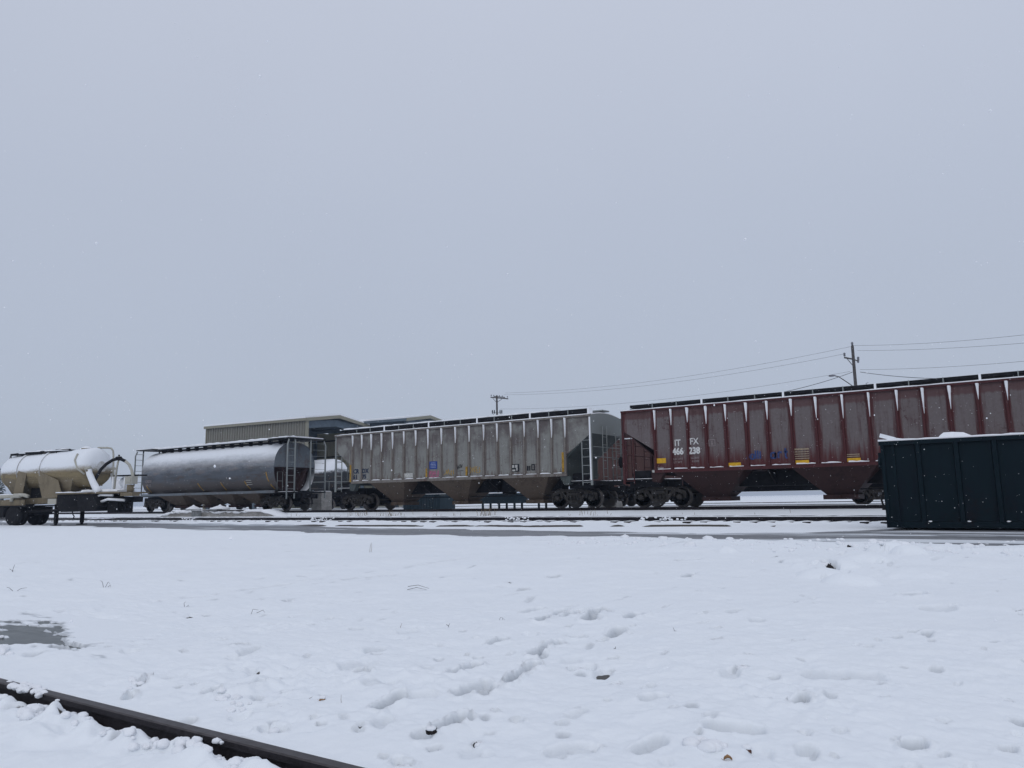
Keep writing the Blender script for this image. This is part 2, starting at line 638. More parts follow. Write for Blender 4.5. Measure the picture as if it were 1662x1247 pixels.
def sstep(a, b, x):
    t = np.clip((x - a) / (b - a), 0, 1)
    return t * t * (3 - 2 * t)


def axis(segs):
    out = [segs[0][0]]
    for a, b, st in segs:
        n = max(1, int(round((b - a) / st)))
        out += list(np.linspace(a, b, n + 1)[1:])
    return np.array(out)


ROAD_Z = -0.48
ICE_Z = -0.722
RAIL_NEAR_Y = -29.96
XS = axis([(-900, -200, 70), (-200, -70, 8), (-70, -22, 0.3), (-22, -10, 0.09), (-10, -7.6, 0.045), (-7.6, -4.9, 0.024), (-4.9, 0.4, 0.0135), (0.4, 5, 0.12), (5, 30, 0.8), (30, 300, 30)])
YS = axis([(-60, -36, 2), (-36, -31.2, 0.3), (-31.2, -30.3, 0.026), (-30.3, -26.9, 0.0135), (-26.9, -25.4, 0.02), (-25.4, -20, 0.045), (-20, -8.4, 0.07), (-8.4, -1.6, 0.085), (-1.6, 2, 0.3), (2, 30, 1.0), (30, 120, 10), (120, 900, 90)])
GX, GY = np.meshgrid(XS, YS, indexing='ij')
base = np.interp(GY, [-60, -32, -31.4, -31.0, -30.06, -30.03, -29.93, -29.90, -29.3, -26, -20, -17.0, -13, -8.9, -8.2, -7.12, -6.86, -3.7, -2.3, -1.8, 2, 60, 900],
                 [-.80, -.80, -.79, -.79, -.785, -.80, -.80, -.70, -.70, -.655, -.560, -.480, -.462, -.468, -.470, -.462, -.400, -.390, -.165, -.118, -.115, -.15, -.15])
yE = np.interp(GX, [-80, -46.8, -36.9, -26.5, -21.2, -15.6, -11.7, -8.4, -5.8, -3.9, -2.5, -0.9, 10], [-12.8, -12.9, -13.4, -14.9, -15.2, -16.3, -16.1, -15.7, -16.6, -16.7, -15.9, -16.6, -16.6])
yE = yE + fbm(GX, GY * 0.2, 0.55, 1, 4) * 0.9
yF = np.interp(GX, [-80, -47.7, -36, -27, -20.2, -14.3, -9.8, -7.0, -4.9, -3.2, -1.1, 10], [-7.4, -7.8, -8.9, -10.4, -11.9, -12.5, -12.9, -13.4, -12.6, -9.6, -9.4, -9.4]) + fbm(GX, GY * 0.2, 0.8, 3, 4) * 0.7
fieldm = sstep(0.35, -0.05, GY - yE)            # 1 on the field
farm = sstep(-0.3, 0.15, GY - yF)               # 1 beyond the road
H = base.copy()
roadm = 1 - np.clip(fieldm + farm, 0, 1)
rcover = fbm(GX * 0.16, GY * 1.5, 1.0, 5, 5, 0.6) + 0.34 * np.exp(-((GY + 14.0) / 0.55) ** 2) * sstep(-6, -3.5, GX) \
    + np.interp(GX, [-80, -18, -8, -3, 5], [-0.40, -0.40, -0.34, -0.20, -0.24])
H = np.where(roadm > 0, H * (1 - roadm) + roadm * (ROAD_Z + 0.06 * np.clip(rcover - 0.05, -0.5, 0.25)), H)
# bank of ploughed snow along the road
H += 0.022 * np.exp(-((GY - yE + 0.5) / 0.45) ** 2) * (1 + 1.5 * fbm(GX, GY, 0.7, 2, 3))
near = sstep(-22, -28, GY)
mid = ((GY < -13) & (GY > -29.9)).astype(float)
und = fbm(GX, GY, 0.33, 0, 3) * 0.09 * sstep(-13.5, -17, GY) + fbm(GX, GY, 1.5, 2, 3) * 0.030 + fbm(GX, GY, 6.0, 4, 4, .6) * (0.010 + 0.010 * near) + np.where(GY < -25, fbm(GX, GY, 26.0, 1, 3, .6) * 0.0045, 0)
flat = np.where((GY > -29.90) & (GY < -29.4), sstep(-29.90, -29.3, GY) * 0.8 + 0.2, 1.0)
H += und * np.where(GY > -13, 0.25, flat) * (1 - roadm)
# lumpy trodden patches
tr = np.clip(fbm(GX, GY, 0.8, 6, 3) - 0.05, 0, 1) * sstep(-24, -27.5, GY)
H += tr * fbm(GX, GY, 9.0, 1, 3) * 0.10
bare = np.zeros_like(H)
slush_and_shade = roadm * sstep(0.04, -0.02, H - ROAD_Z)  # slushy road here; dents add their painted shade to it later


def spot(px, py, z=-0.66):
    p = on_z(px, py, z)
    return p[0], p[1]


def gz(px, py):
    z = -0.62
    for _ in range(5):
        p = on_z(px, py, z)
        z = float(np.interp(p[1], [-31, -29.9, -29.3, -26, -20, -17, -13], [-.79, -.70, -.70, -.655, -.56, -.49, -.47]))
    return on_z(px, py, z)


def dent(px0, py0, px1, py1, wid, depth, rim=0.25, b=0.0, k=0, wet=0.0):
    """press a rounded trough into the snow from one picture point to another"""
    global H, bare, slush_and_shade
    a = gz(px0, py0); c = gz(px1, py1)
    i0, i1 = np.searchsorted(XS, [min(a[0], c[0]) - wid * 5, max(a[0], c[0]) + wid * 5])
    j0, j1 = np.searchsorted(YS, [min(a[1], c[1]) - wid * 5, max(a[1], c[1]) + wid * 5])
    X = GX[i0:i1, j0:j1]; Y = GY[i0:i1, j0:j1]
    vw = np.array(((a[0] + c[0]) / 2 - CAM[0], (a[1] + c[1]) / 2 - CAM[1])); vw /= np.hypot(*vw)
    sh = 0.52                                   # boots dragged towards and away from the track: prints longer along that way
    def sq_(x, y):
        q_ = (x - a[0]) * vw[0] + (y - a[1]) * vw[1]
        return x - a[0] - sh * q_ * vw[0], y - a[1] - sh * q_ * vw[1]
    X, Y = sq_(X, Y)
    c = np.array(sq_(c[0], c[1])); a = np.array((0.0, 0.0))
    d = np.array((c[0] - a[0], c[1] - a[1])); l2 = max(1e-6, d @ d)
    t = np.clip(((X - a[0]) * d[0] + (Y - a[1]) * d[1]) / l2, 0, 1)
    q = np.hypot(X - a[0] - t * d[0], Y - a[1] - t * d[1]) / wid
    q = q * (1 + 0.55 * fbm(X, Y, 2.2 / max(wid, .03) * 0.25, k % 5, 3))
    pit = 1 - sstep(0.55, 0.98, q)
    H[i0:i1, j0:j1] += -depth * pit + depth * rim * np.exp(-((q - 1.25) / 0.25) ** 2) + pit * fbm(X, Y, 14, 3, 3) * depth * 0.14
    if wet:  # wet sets how much grey is painted in to deepen the dent's shade
        slush_and_shade[i0:i1, j0:j1] = np.maximum(slush_and_shade[i0:i1, j0:j1], wet * (1 - sstep(0.62, 1.04, q)) * np.clip(.85 + 0.8 * fbm(X, Y, 8, 2, 3), 0, 1))
    if b:
        bare[i0:i1, j0:j1] = np.maximum(bare[i0:i1, j0:j1], b * (1 - sstep(0.35, 0.75, q)))


# footprints and scuffs, with slushy grey painted in as shade
for i, (a, b, c, d, w, dep) in enumerate([
        (852, 990, 880, 983, .05, .03), (875, 1010, 892, 1000, .07, .05), (892, 1000, 912, 989, .07, .05), (914, 1003, 926, 994, .05, .03), (930, 998, 942, 990, .05, .03),
        (957, 1006, 966, 994, .085, .05), (962, 992, 972, 988, .07, .035), (1021, 1006, 1033, 1000, .085, .045), (994, 1034, 1005, 1026, .085, .045),
        (930, 1036, 944, 1035, .05, .035), (868, 1064, 886, 1054, .055, .05), (886, 1054, 911, 1048, .045, .04), (796, 1046, 815, 1041, .055, .04),
        (846, 955, 853, 953, .06, .06), (897, 938, 904, 937, .07, .06), (858, 972, 864, 966, .05, .02), (734, 1096, 743, 1094, .05, .035), (750, 1092, 770, 1083, .06, .05),
        (826, 1110, 868, 1083, .05, .075), (745, 1132, 789, 1113, .05, .045), (786, 1127, 800, 1119, .045, .035), (615, 1154, 646, 1142, .05, .055),
        (708, 1191, 751, 1172, .045, .065), (680, 1202, 690, 1199, .05, .03), (618, 1182, 628, 1177, .055, .02), (1114, 938, 1124, 934, .07, .05),
        (928, 1167, 944, 1164, .05, .015), (1466, 964, 1492, 962, .10, .06), (1290, 1146, 1304, 1141, .045, .05), (1478, 1209, 1494, 1206, .045, .045),
        (1050, 1145, 1075, 1141, .05, .02), (600, 1060, 620, 1057, .05, .02), (650, 1030, 668, 1026, .05, .015), (1195, 935, 1215, 933, .06, .02),
        (338, 1132, 350, 1128, .04, .035), (400, 1125, 420, 1120, .05, .03), (395, 1068, 415, 1062, .05, .02), (380, 1058, 395, 1055, .03, .05), (290, 1180, 310, 1172, .04, .03),
        (480, 940, 520, 938, .05, .02), (560, 938, 640, 930, .035, .03), (660, 922, 750, 912, .035, .03), (380, 956, 470, 946, .035, .03), (800, 905, 870, 903, .04, .02),
        (1040, 905, 1080, 903, .06, .03), (1100, 910, 1135, 908, .06, .03), (300, 965, 330, 964, .05, .02), (840, 880, 890, 879, .06, .02), (1100, 884, 1125, 882, .08, .03),
        (1320, 1100, 1420, 1102, .08, .02), (1160, 1190, 1230, 1192, .06, .03), (1040, 1225, 1070, 1215, .05, .03), (1500, 985, 1540, 984, .10, .02), (900, 1230, 960, 1222, .06, .02),
        (600, 1120, 640, 1116, .05, .015), (660, 1140, 700, 1135, .05, .015), (560, 1090, 600, 1085, .06, .015)]):
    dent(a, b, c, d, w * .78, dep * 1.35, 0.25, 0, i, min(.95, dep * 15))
# pits that show what is under the snow
for i, (a, b, c, d, w, dep, br) in enumerate([
        (930, 1088, 958, 1088, .045, .06, .0), (999, 1116, 1004, 1114, .02, .05, .9), (1203, 1090, 1209, 1088, .025, .05, .0), (1372, 1101, 1374, 1100, .015, .03, .8), (833, 1175, 837, 1173, .02, .04, .9),
        (772, 1214, 776, 1212, .02, .04, 1), (648, 1240, 662, 1243, .028, .07, 1), (436, 1187, 456, 1186, .04, .06, .0), (383, 1169, 400, 1166, .03, .04, .35),
        (1340, 920, 1352, 924, .07, .10, 1), (1345, 910, 1349, 914, .05, .08, 1), (1365, 900, 1369, 898, .05, .05, .8), (1424, 918, 1430, 917, .03, .05, .5), (1322, 920, 1328, 919, .05, .04, .5), (1375, 888, 1384, 887, .05, .05, .7),
        (208, 1136, 214, 1130, .035, .10, 1), (233, 1109, 240, 1102, .018, .05, .6), (160, 997, 185, 996, .07, .03, .2), (30, 1018, 60, 1016, .05, .03, .9), (340, 1045, 362, 1043, .03, .03, .75), (203, 1066, 218, 1064, .04, .03, .6)]):
    dent(a, b, c, d, w, dep, 0.15, br, i + 3)
for k in range(330):
    px_, py_ = random.uniform(-20, 1680), 885 + 365 * random.random() ** 1.2
    if py_ > 1075 + px_ * .26:
        continue
    r_ = random.uniform(.010, .030) * (1 + 1.0 * (random.random() < .12))
    ex_ = random.uniform(0, 10)
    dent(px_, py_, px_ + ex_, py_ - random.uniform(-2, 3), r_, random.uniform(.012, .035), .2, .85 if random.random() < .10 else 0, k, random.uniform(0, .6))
edge_m = (GY > yE - 0.9) & (GY < yE - 0.05)
H = np.where(edge_m, np.maximum(H, -0.466), H)
# ploughed lumps by the road
for px, py, r, hh in [(1440, 880, .30, .15), (1472, 884, .36, .15), (1405, 893, .36, .11), (1360, 898, .40, .10), (1380, 916, .45, .13), (1330, 905, .35, .08), (1180, 879, .22, .09), (1290, 889, .16, .03), (1480, 905, .4, .06), (1100, 876, .5, .05), (1560, 892, .7, .04), (870, 872, .4, .02)]:
    p = on_z(px, py + 14, -0.50)
    q = np.hypot(GX - p[0], (GY - p[1]) * 1.0) / r
    q = q * (1 + 0.7 * fbm(GX, GY, 1.4, 2, 3))
    H += hh * np.clip(1 - q * q, 0, 1) ** 0.7 * (GY < -12)
# a low trodden ledge with earth showing in its face, along the far edge of the road
dY = np.interp(GX, [-30, -20.9, -13.2, -9.4, -3.4], [-11.4, -11.0, -10.4, -9.5, -9.2]) + 0.35 * fbm(GX, GY * 0, 0.5, 2, 3)
dm = np.clip(fbm(GX, GY * 0.1, 0.9, 7, 4) * 2.6 + 0.75, 0, 1) * (GX > -34) * (GX < -6.5)
H += 0.055 * sstep(-0.07, 0.07, GY - dY) * sstep(-7.9, -8.6, GY) * dm * (GY < -7.5)
bare = np.maximum(bare, np.exp(-((GY - dY) / 0.11) ** 2) * dm * 1.2)
# snow over the near track: low humps on the ties, open at their ends
tie = 0.5 + 0.5 * np.cos(2 * np.pi * (GX + 0.13) / 0.56)
nt_m = sstep(-8.0, -7.6, GY) * (1 - sstep(-3.9, -3.5, GY))
H += nt_m * (0.022 * tie - 0.006 + 0.02 * fbm(GX, GY, 2.5, 5, 3))
# foreground track: humps on ties and clods pushed up against the rail
fm = (1 - sstep(-30.02, -29.98, GY)) * sstep(-31.6, -31.2, GY)
ftie = 0.5 + 0.5 * np.cos(2 * np.pi * (GX + 0.02) / 0.58)
H += fm * (0.030 * ftie + 0.045 * fbm(GX, GY, 3.2, 5, 4) + 0.03 * np.exp(-((GY + 30.13) / 0.10) ** 2) * (0.9 + 4 * fbm(GX, GY, 5.5, 6, 3)))
fpit = fm * np.exp(-((GY + 30.10) / 0.055) ** 2) * sstep(0.90, 0.98, ftie)
H -= fpit * 0.08
bare = np.maximum(bare, fpit * 1.1)
# the channel that holds the rail
rm = (GY > -30.02) & (GY < -29.935)
H = np.where(rm, -0.84, H)
# clear snow off the icy patch
ice_c = (-7.75, -28.93)
du = (GX - ice_c[0]) * 0.983 + (GY - ice_c[1]) * -0.18
dv = (GX - ice_c[0]) * 0.18 + (GY - ice_c[1]) * 0.983
im = (np.hypot(du / 1.5, dv / np.clip(0.30 - 0.10 * du, 0.10, 0.6)) + 1.1 * fbm(GX * 0.9, GY * 2.0, 3.0, 3, 5, 0.6))
icm = sstep(1.0, 0.86, im) * (GY > -29.62) * (du < 1.75)
keep_ = (np.abs(GX - ice_c[0]) < 2.6) & (GY > -29.62) & (GY < -28.0)
H = np.where(keep_, np.maximum(H, ICE_Z + 0.012), H)
H = H * (1 - icm) + icm * (ICE_Z - 0.03)
slush_and_shade = np.maximum(slush_and_shade, 0.6 * sstep(1.12, 0.98, im) * (GY > -29.6))

nx, ny = GX.shape
co = np.stack([GX, GY, H], -1).reshape(-1, 3).astype(np.float32)
ii = np.arange(nx * ny).reshape(nx, ny)
quads = np.stack([ii[:-1, :-1], ii[1:, :-1], ii[1:, 1:], ii[:-1, 1:]], -1).reshape(-1, 4)
me = bpy.data.meshes.new('snow_ground')
me.vertices.add(len(co)); me.vertices.foreach_set('co', co.ravel())
me.loops.add(quads.size); me.loops.foreach_set('vertex_index', quads.ravel().astype(np.int32))
me.polygons.add(len(quads)); me.polygons.foreach_set('loop_start', (np.arange(len(quads)) * 4).astype(np.int32))
me.polygons.foreach_set('use_smooth', np.ones(len(quads), bool))
me.update(calc_edges=True)
for nm, arr in (('bare', bare), ('slush_and_shade', slush_and_shade)):
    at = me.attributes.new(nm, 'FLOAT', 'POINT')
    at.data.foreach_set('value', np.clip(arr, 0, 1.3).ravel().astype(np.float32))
me.materials.append(M['snow'])
go = link('snow_ground', me, kind='structure')
go['label'] = 'snow covered ground of the rail yard with footprints'


def ground_z(x, y):
    i = min(max(np.searchsorted(XS, x), 0), nx - 1); j = min(max(np.searchsorted(YS, y), 0), ny - 1)
    return float(H[i, j])


mb = MB()
jm = int(np.searchsorted(YS, -15.5))
rx_ = np.arange(-80, 12.1, 1.0)
ye_ = [float(yE[min(np.searchsorted(XS, x), len(XS) - 1), jm]) - 0.45 for x in rx_]
for k in range(len(rx_) - 1):
    mb.add([(rx_[k], ye_[k], ROAD_Z), (rx_[k + 1], ye_[k + 1], ROAD_Z), (rx_[k + 1], -8.6, ROAD_Z), (rx_[k], -8.6, ROAD_Z)], [(0, 1, 2, 3)])
o = mb.build('road', 'asphalt_slush', kind='structure')
o['label'] = 'wet grey slushy asphalt road between field and tracks'
mb = MB().add([(ice_c[0] - 2.2, -29.6, ICE_Z), (ice_c[0] + 2.0, -29.6, ICE_Z), (ice_c[0] + 2.0, -28.2, ICE_Z), (ice_c[0] - 2.2, -28.2, ICE_Z)], [(0, 1, 2, 3)])
o = mb.build('ice_patch', 'ice_asphalt', kind='structure')
o['label'] = 'icy grey puddle on asphalt beside the foreground rail'


# ------------------------------------------------------------------ railway tracks
def rail_profile(top, h=0.17):
    b = top - h
    return [(-.07, b), (.07, b), (.07, b + .012), (.012, b + .035), (.010, top - .045), (.036, top - .034), (.036, top - .006), (.028, top), (-.028, top), (-.036, top - .006), (-.036, top - .034), (-.010, top - .045), (-.012, b + .035), (-.07, b + .012)]


def rail_mesh(top, x0, x1, mats=('rail_rust', 'rail_head')):
    mb = MB()
    prof = rail_profile(top)
    n = len(prof)
    mb.add([(x0, a, b) for a, b in prof] + [(x1, a, b) for a, b in prof], [tuple(range(n - 1, -1, -1)), tuple(range(n, 2 * n))] + [(i, (i + 1) % n, n + (i + 1) % n, n + i) for i in range(n)], False)
    me = mb.mesh('rail', *mats)
    for p in me.polygons:
        if p.center.z > top - 0.008:
            p.material_index = 1
    return me


def strip_snow(x0, x1, w, z, h, step=0.5, hv=0.4, drop=()):
    """snow lying along a narrow ledge: rounded, uneven, with slumped places"""
    xs = np.arange(x0, x1, step)
    rings = []
    for i, x in enumerate(xs):
        hh = h * (1 + hv * random.uniform(-1, 1)); ww = w * (1 + 0.15 * random.uniform(-1, 1))
        d = 0.0
        for c, hw, dd in drop:
            d = max(d, dd * max(0, 1 - abs(x - c) / hw) ** 0.5 * random.uniform(0.5, 1))
        rings.append([(x, -ww / 2 - d * 0.4, z - d), (x, -ww / 2 - d * 0.2, z + hh * .7), (x, 0, z + hh), (x, ww / 2, z + hh * .7), (x, ww / 2, z)])
    return MB().loft(rings)


tie_me = MB().box(-.115, .115, -1.3, 1.3, -0.18, 0).mesh('tie', 'tie_wood')


def track(label, yc, x0, x1, top, ties=None, mats=('rail_rust', 'rail_head'), snow=None, only=None, jut=(-.04, .04)):
    t = thing('railway_track', label, 'railway track', (0, yc, 0), group='railway tracks')
    rm_ = rail_mesh(top, x0, x1, mats)
    rails = []
    for s in (-1, 1):
        if only and s != only:
            continue
        rails.append(link('rail', rm_, t, (0, s * 0.7535, 0)))
    if ties:
        a, b, p, z = ties
        for x in np.arange(a, b, p):
            link('tie', tie_me, t, (x, random.uniform(*jut), z), (0, 0, random.uniform(-.012, .012)))
    if snow:
        snow(rails)
    return t


track('dark rusty rails under the long train of hopper cars', 0.0, -140, 40, 0.0, (-56, 2, 0.56, -0.165))


def near_snow(rails):
    dr = [(on_y(160, 840, -6.3)[0], 2.2, .07), (on_y(310, 840, -6.3)[0], 0.8, .05)]
    strip_snow(-110, 30, .066, -0.262, .028, 0.22, .35, dr).build('snow_cap', 'fresh_snow', rails[0])
    strip_snow(-110, 30, .066, -0.262, .025, 0.35, .35).build('snow_cap', 'fresh_snow', rails[1])


track('empty snow capped rails between the road and the train', -5.6, -140, 40, -0.26, (-70, 2, 0.56, -0.402), snow=near_snow, jut=(-.26, .10))
track('bare dark rail crossing the lower left foreground', RAIL_NEAR_Y - 0.7535, -24, 6, -0.68, (-12.0, 0.5, 0.58, -0.865), ('rail_near', 'rail_head'), only=1)
track('first snowy track seen below the cars behind the train', 13.0, -140, 60, -0.11)
track('farthest snowy track seen below the cars behind the train', 27.0, -200, 90, -0.09)

# clumps of snow thrown over and against the foreground rail
mb = MB()


def crumb(c, r, seed):
    """one lump of snow: a sphere roughened by two noise layers and squashed on its bed"""
    seg, ring = 14, 9
    vs, fs = [], []
    for i in range(ring + 1):
        th = math.pi * i / ring
        for k in range(seg):
            ph = 2 * math.pi * k / seg
            x, y, z = math.sin(th) * math.cos(ph), math.sin(th) * math.sin(ph), math.cos(th)
            q = 1 + .55 * float(vnoise(np.array([x * 1.3 + z * .8 + seed]), np.array([y * 1.3 - z * .6]), 1.0, 2)[0]) + .35 * float(vnoise(np.array([x * 3 + z * 2 + seed * 3]), np.array([y * 3 - z]), 1.0, 4)[0])
            vs.append((c[0] + r * q * x * 1.15, c[1] + r * q * y, c[2] + r * q * z * .72))
    for i in range(ring):
        for k in range(seg):
            k2 = (k + 1) % seg
            fs.append((i * seg + k, (i + 1) * seg + k, (i + 1) * seg + k2, i * seg + k2))
    mb.add(vs, fs, True)


for px, py, rr, n_, sx in [(84, 1119, .028, 16, 9), (98, 1126, .026, 14, 8), (70, 1150, .030, 14, 12), (60, 1162, .035, 10, 14), (130, 1168, .028, 16, 18), (20, 1133, .030, 14, 18), (190, 1188, .026, 16, 20), (255, 1208, .024, 18, 22), (300, 1218, .028, 20, 18), (335, 1228, .028, 20, 16), (372, 1238, .026, 18, 16), (405, 1244, .026, 14, 14), (6, 1072, .045, 4, 6), (4, 1046, .018, 4, 4), (6, 1060, .018, 4, 4), (362, 1153, .024, 7, 6), (213, 1122, .024, 7, 6), (378, 1160, .022, 8, 14), (1160, 1238, .030, 7, 14), (1130, 1234, .026, 6, 12)]:
    for k in range(n_):
        p = on_z(px + random.gauss(0, sx), py + random.gauss(0, 4), -0.74)
        over = 74 < px < 104
        if abs(p[1] - RAIL_NEAR_Y) < 0.055 and not over:
            continue
        if p[1] > RAIL_NEAR_Y and over:
            p[1] = RAIL_NEAR_Y + random.uniform(-.05, .04)
        z = -0.69 if abs(p[1] - RAIL_NEAR_Y) < 0.06 else max(ground_z(p[0], p[1]), -0.80)
        r0 = rr * random.uniform(.4, 1.15)
        crumb((p[0], p[1], z + r0 * .15), r0, random.uniform(0, 50))
for px, hw, n_ in ((842, .55, 26), (1078, .9, 34), (525, .9, 30), (310, .6, 12)):
    x0 = on_y(px, 840, -6.3)[0]
    for k in range(n_):
        crumb((x0 + random.uniform(-hw, hw), -6.42 + random.uniform(-.05, .03), random.uniform(-.40, -.26)), random.uniform(.02, .05), random.uniform(0, 50))
for k in range(160):
    x, y = random.uniform(-9, 1), random.uniform(-18.5, -15.6)
    crumb((x, y, ground_z(x, y) + .005), random.uniform(.015, .05) * (2.0 if random.random() < .08 else 1), random.uniform(0, 50))
o = mb.build('snow_clumps', 'fresh_snow', kind='stuff')
o['label'] = 'loose clumps of snow along the foreground rail'
o['category'] = 'snow'


# ------------------------------------------------------------------ railcar trucks
WB, WR = 0.89, 0.445


def truck_meshes():
    mb = MB()
    # cast side frame: top member, pedestals, diagonals to the spring seat, lower member
    for a, b, w in [((-1.16, .60), (-.98, .66), .16), ((-.98, .66), (-.62, .80), .15), ((-.62, .80), (.62, .80), .15), ((.62, .80), (.98, .66), .15), ((.98, .66), (1.16, .60), .16),
                    ((-.66, .78), (-.30, .30), .13), ((.66, .78), (.30, .30), .13), ((-.34, .28), (.34, .28), .13), ((-1.15, .62), (-1.13, .40), .10), ((1.15, .62), (1.13, .40), .10),
                    ((-.70, .74), (-.64, .46), .10), ((.70, .74), (.64, .46), .10), ((-.33, .78), (-.33, .46), .10), ((.33, .78), (.33, .46), .10)]:
        mb.beam((a[0], 0, a[1]), (b[0], 0, b[1]), .13, w, (0, 0, 1) if abs(b[0] - a[0]) > abs(b[1] - a[1]) else (1, 0, 0))
    for x in (-.18, 0, .18):
        for k in range(5):
            mb.lathe([(.075, 0), (.09, .02), (.075, .04)], (x, 0, .345 + k * .045), 'z', 8)
    mb.box(-.27, .27, -.09, .09, .57, .70)
    for s in (-1, 1):
        mb.lathe([(.02, -.15), (.10, -.145), (.125, -.11), (.135, -.02), (.135, .05)], (s * WB, 0, WR), 'y', 16)
    frame = mb.mesh('side_frame', 'truck_steel')
    mb = MB()
    mb.cur = 0
    mb.lathe([(.05, -.115), (.10, -.11), (.115, -.07), (.14, -.035), (.27, -.02), (.34, -.035), (.365, -.066), (.405, -.068), (.425, -.066)], (0, 0, 0), 'y', 32)
    mb.cur = 1
    mb.lathe([(.43, -.066), (WR - .006, -.05), (WR, .03), (WR + .004, .045), (WR + .026, .055), (WR + .024, .072), (WR - .03, .076), (.30, .04), (.1, .05)], (0, 0, 0), 'y', 32)
    wheel = mb.mesh('wheel', 'wheel_steel', 'wheel_tread')
    axle = MB().lathe([(.085, -.76), (.075, 0), (.085, .76)], (0, 0, 0), 'y', 12).mesh('axle', 'dark_steel')
    mb = MB()
    mb.prism([(-1.05, .58), (1.05, .58), (1.05, .72), (.5, .84), (-.5, .84), (-1.05, .72)], -.17, .17, 'yz')
    for s in (-1, 1):
        mb.box(s * .52 - .05, s * .52 + .05, -.85, .85, .36, .46)
        for q in (-1, 1):
            mb.cbox((s * .47 - s * .04, q * .75, .43), (.08, .10, .28))
    bol = mb.mesh('truck', 'dark_steel')
    return frame, wheel, axle, bol


FRAME, WHEEL, AXLE, BOLSTER = truck_meshes()


def add_truck(parent, x):
    t = link('truck', BOLSTER, parent, (x, 0, 0))
    for s in (-1, 1):
        link('side_frame', FRAME, t, (0, s * 1.0, 0), (0, 0, 0 if s < 0 else math.pi))
        link('axle', AXLE, t, (s * WB, 0, WR))
        for q in (-1, 1):
            link('wheel', WHEEL, t, (s * WB, q * .7535, WR), (0, random.uniform(0, 6), 0 if q < 0 else math.pi))
    return t


def ladder_mb(p0, p1, w, n, axis_=(1, 0, 0), r=.022, rr=.013):
    mb = MB()
    a = Vector(axis_) * w
    p0, p1 = Vector(p0), Vector(p1)
    mb.tube([p0, p1], r, 6); mb.tube([p0 + a, p1 + a], r, 6)
    for k in range(n):
        q = p0.lerp(p1, (k + .6) / n)
        mb.tube([q, q + a], rr, 5)
    return mb


def coupler(parent, x, s):
    mb = MB()
    mb.box(min(x, x + s * .55), max(x, x + s * .55), -.09, .09, .76, .94)
    mb.prism([(x + s * .50, -.14), (x + s * .62, -.17), (x + s * .80, -.12), (x + s * .80, -.02), (x + s * .66, .0), (x + s * .66, .08), (x + s * .82, .10), (x + s * .80, .17), (x + s * .50, .14)], .70, .99, 'xy')
    mb.build('coupler', 'dark_steel', parent)
    mb = MB()
    mb.tube([(x, -.35, .80), (x + s * .2, -.37, .55), (x + s * .5, -.3, .38), (x + s * .8, -.2, .42)], .03, 8)
    mb.build('brake_hose', 'black_rubber', parent)


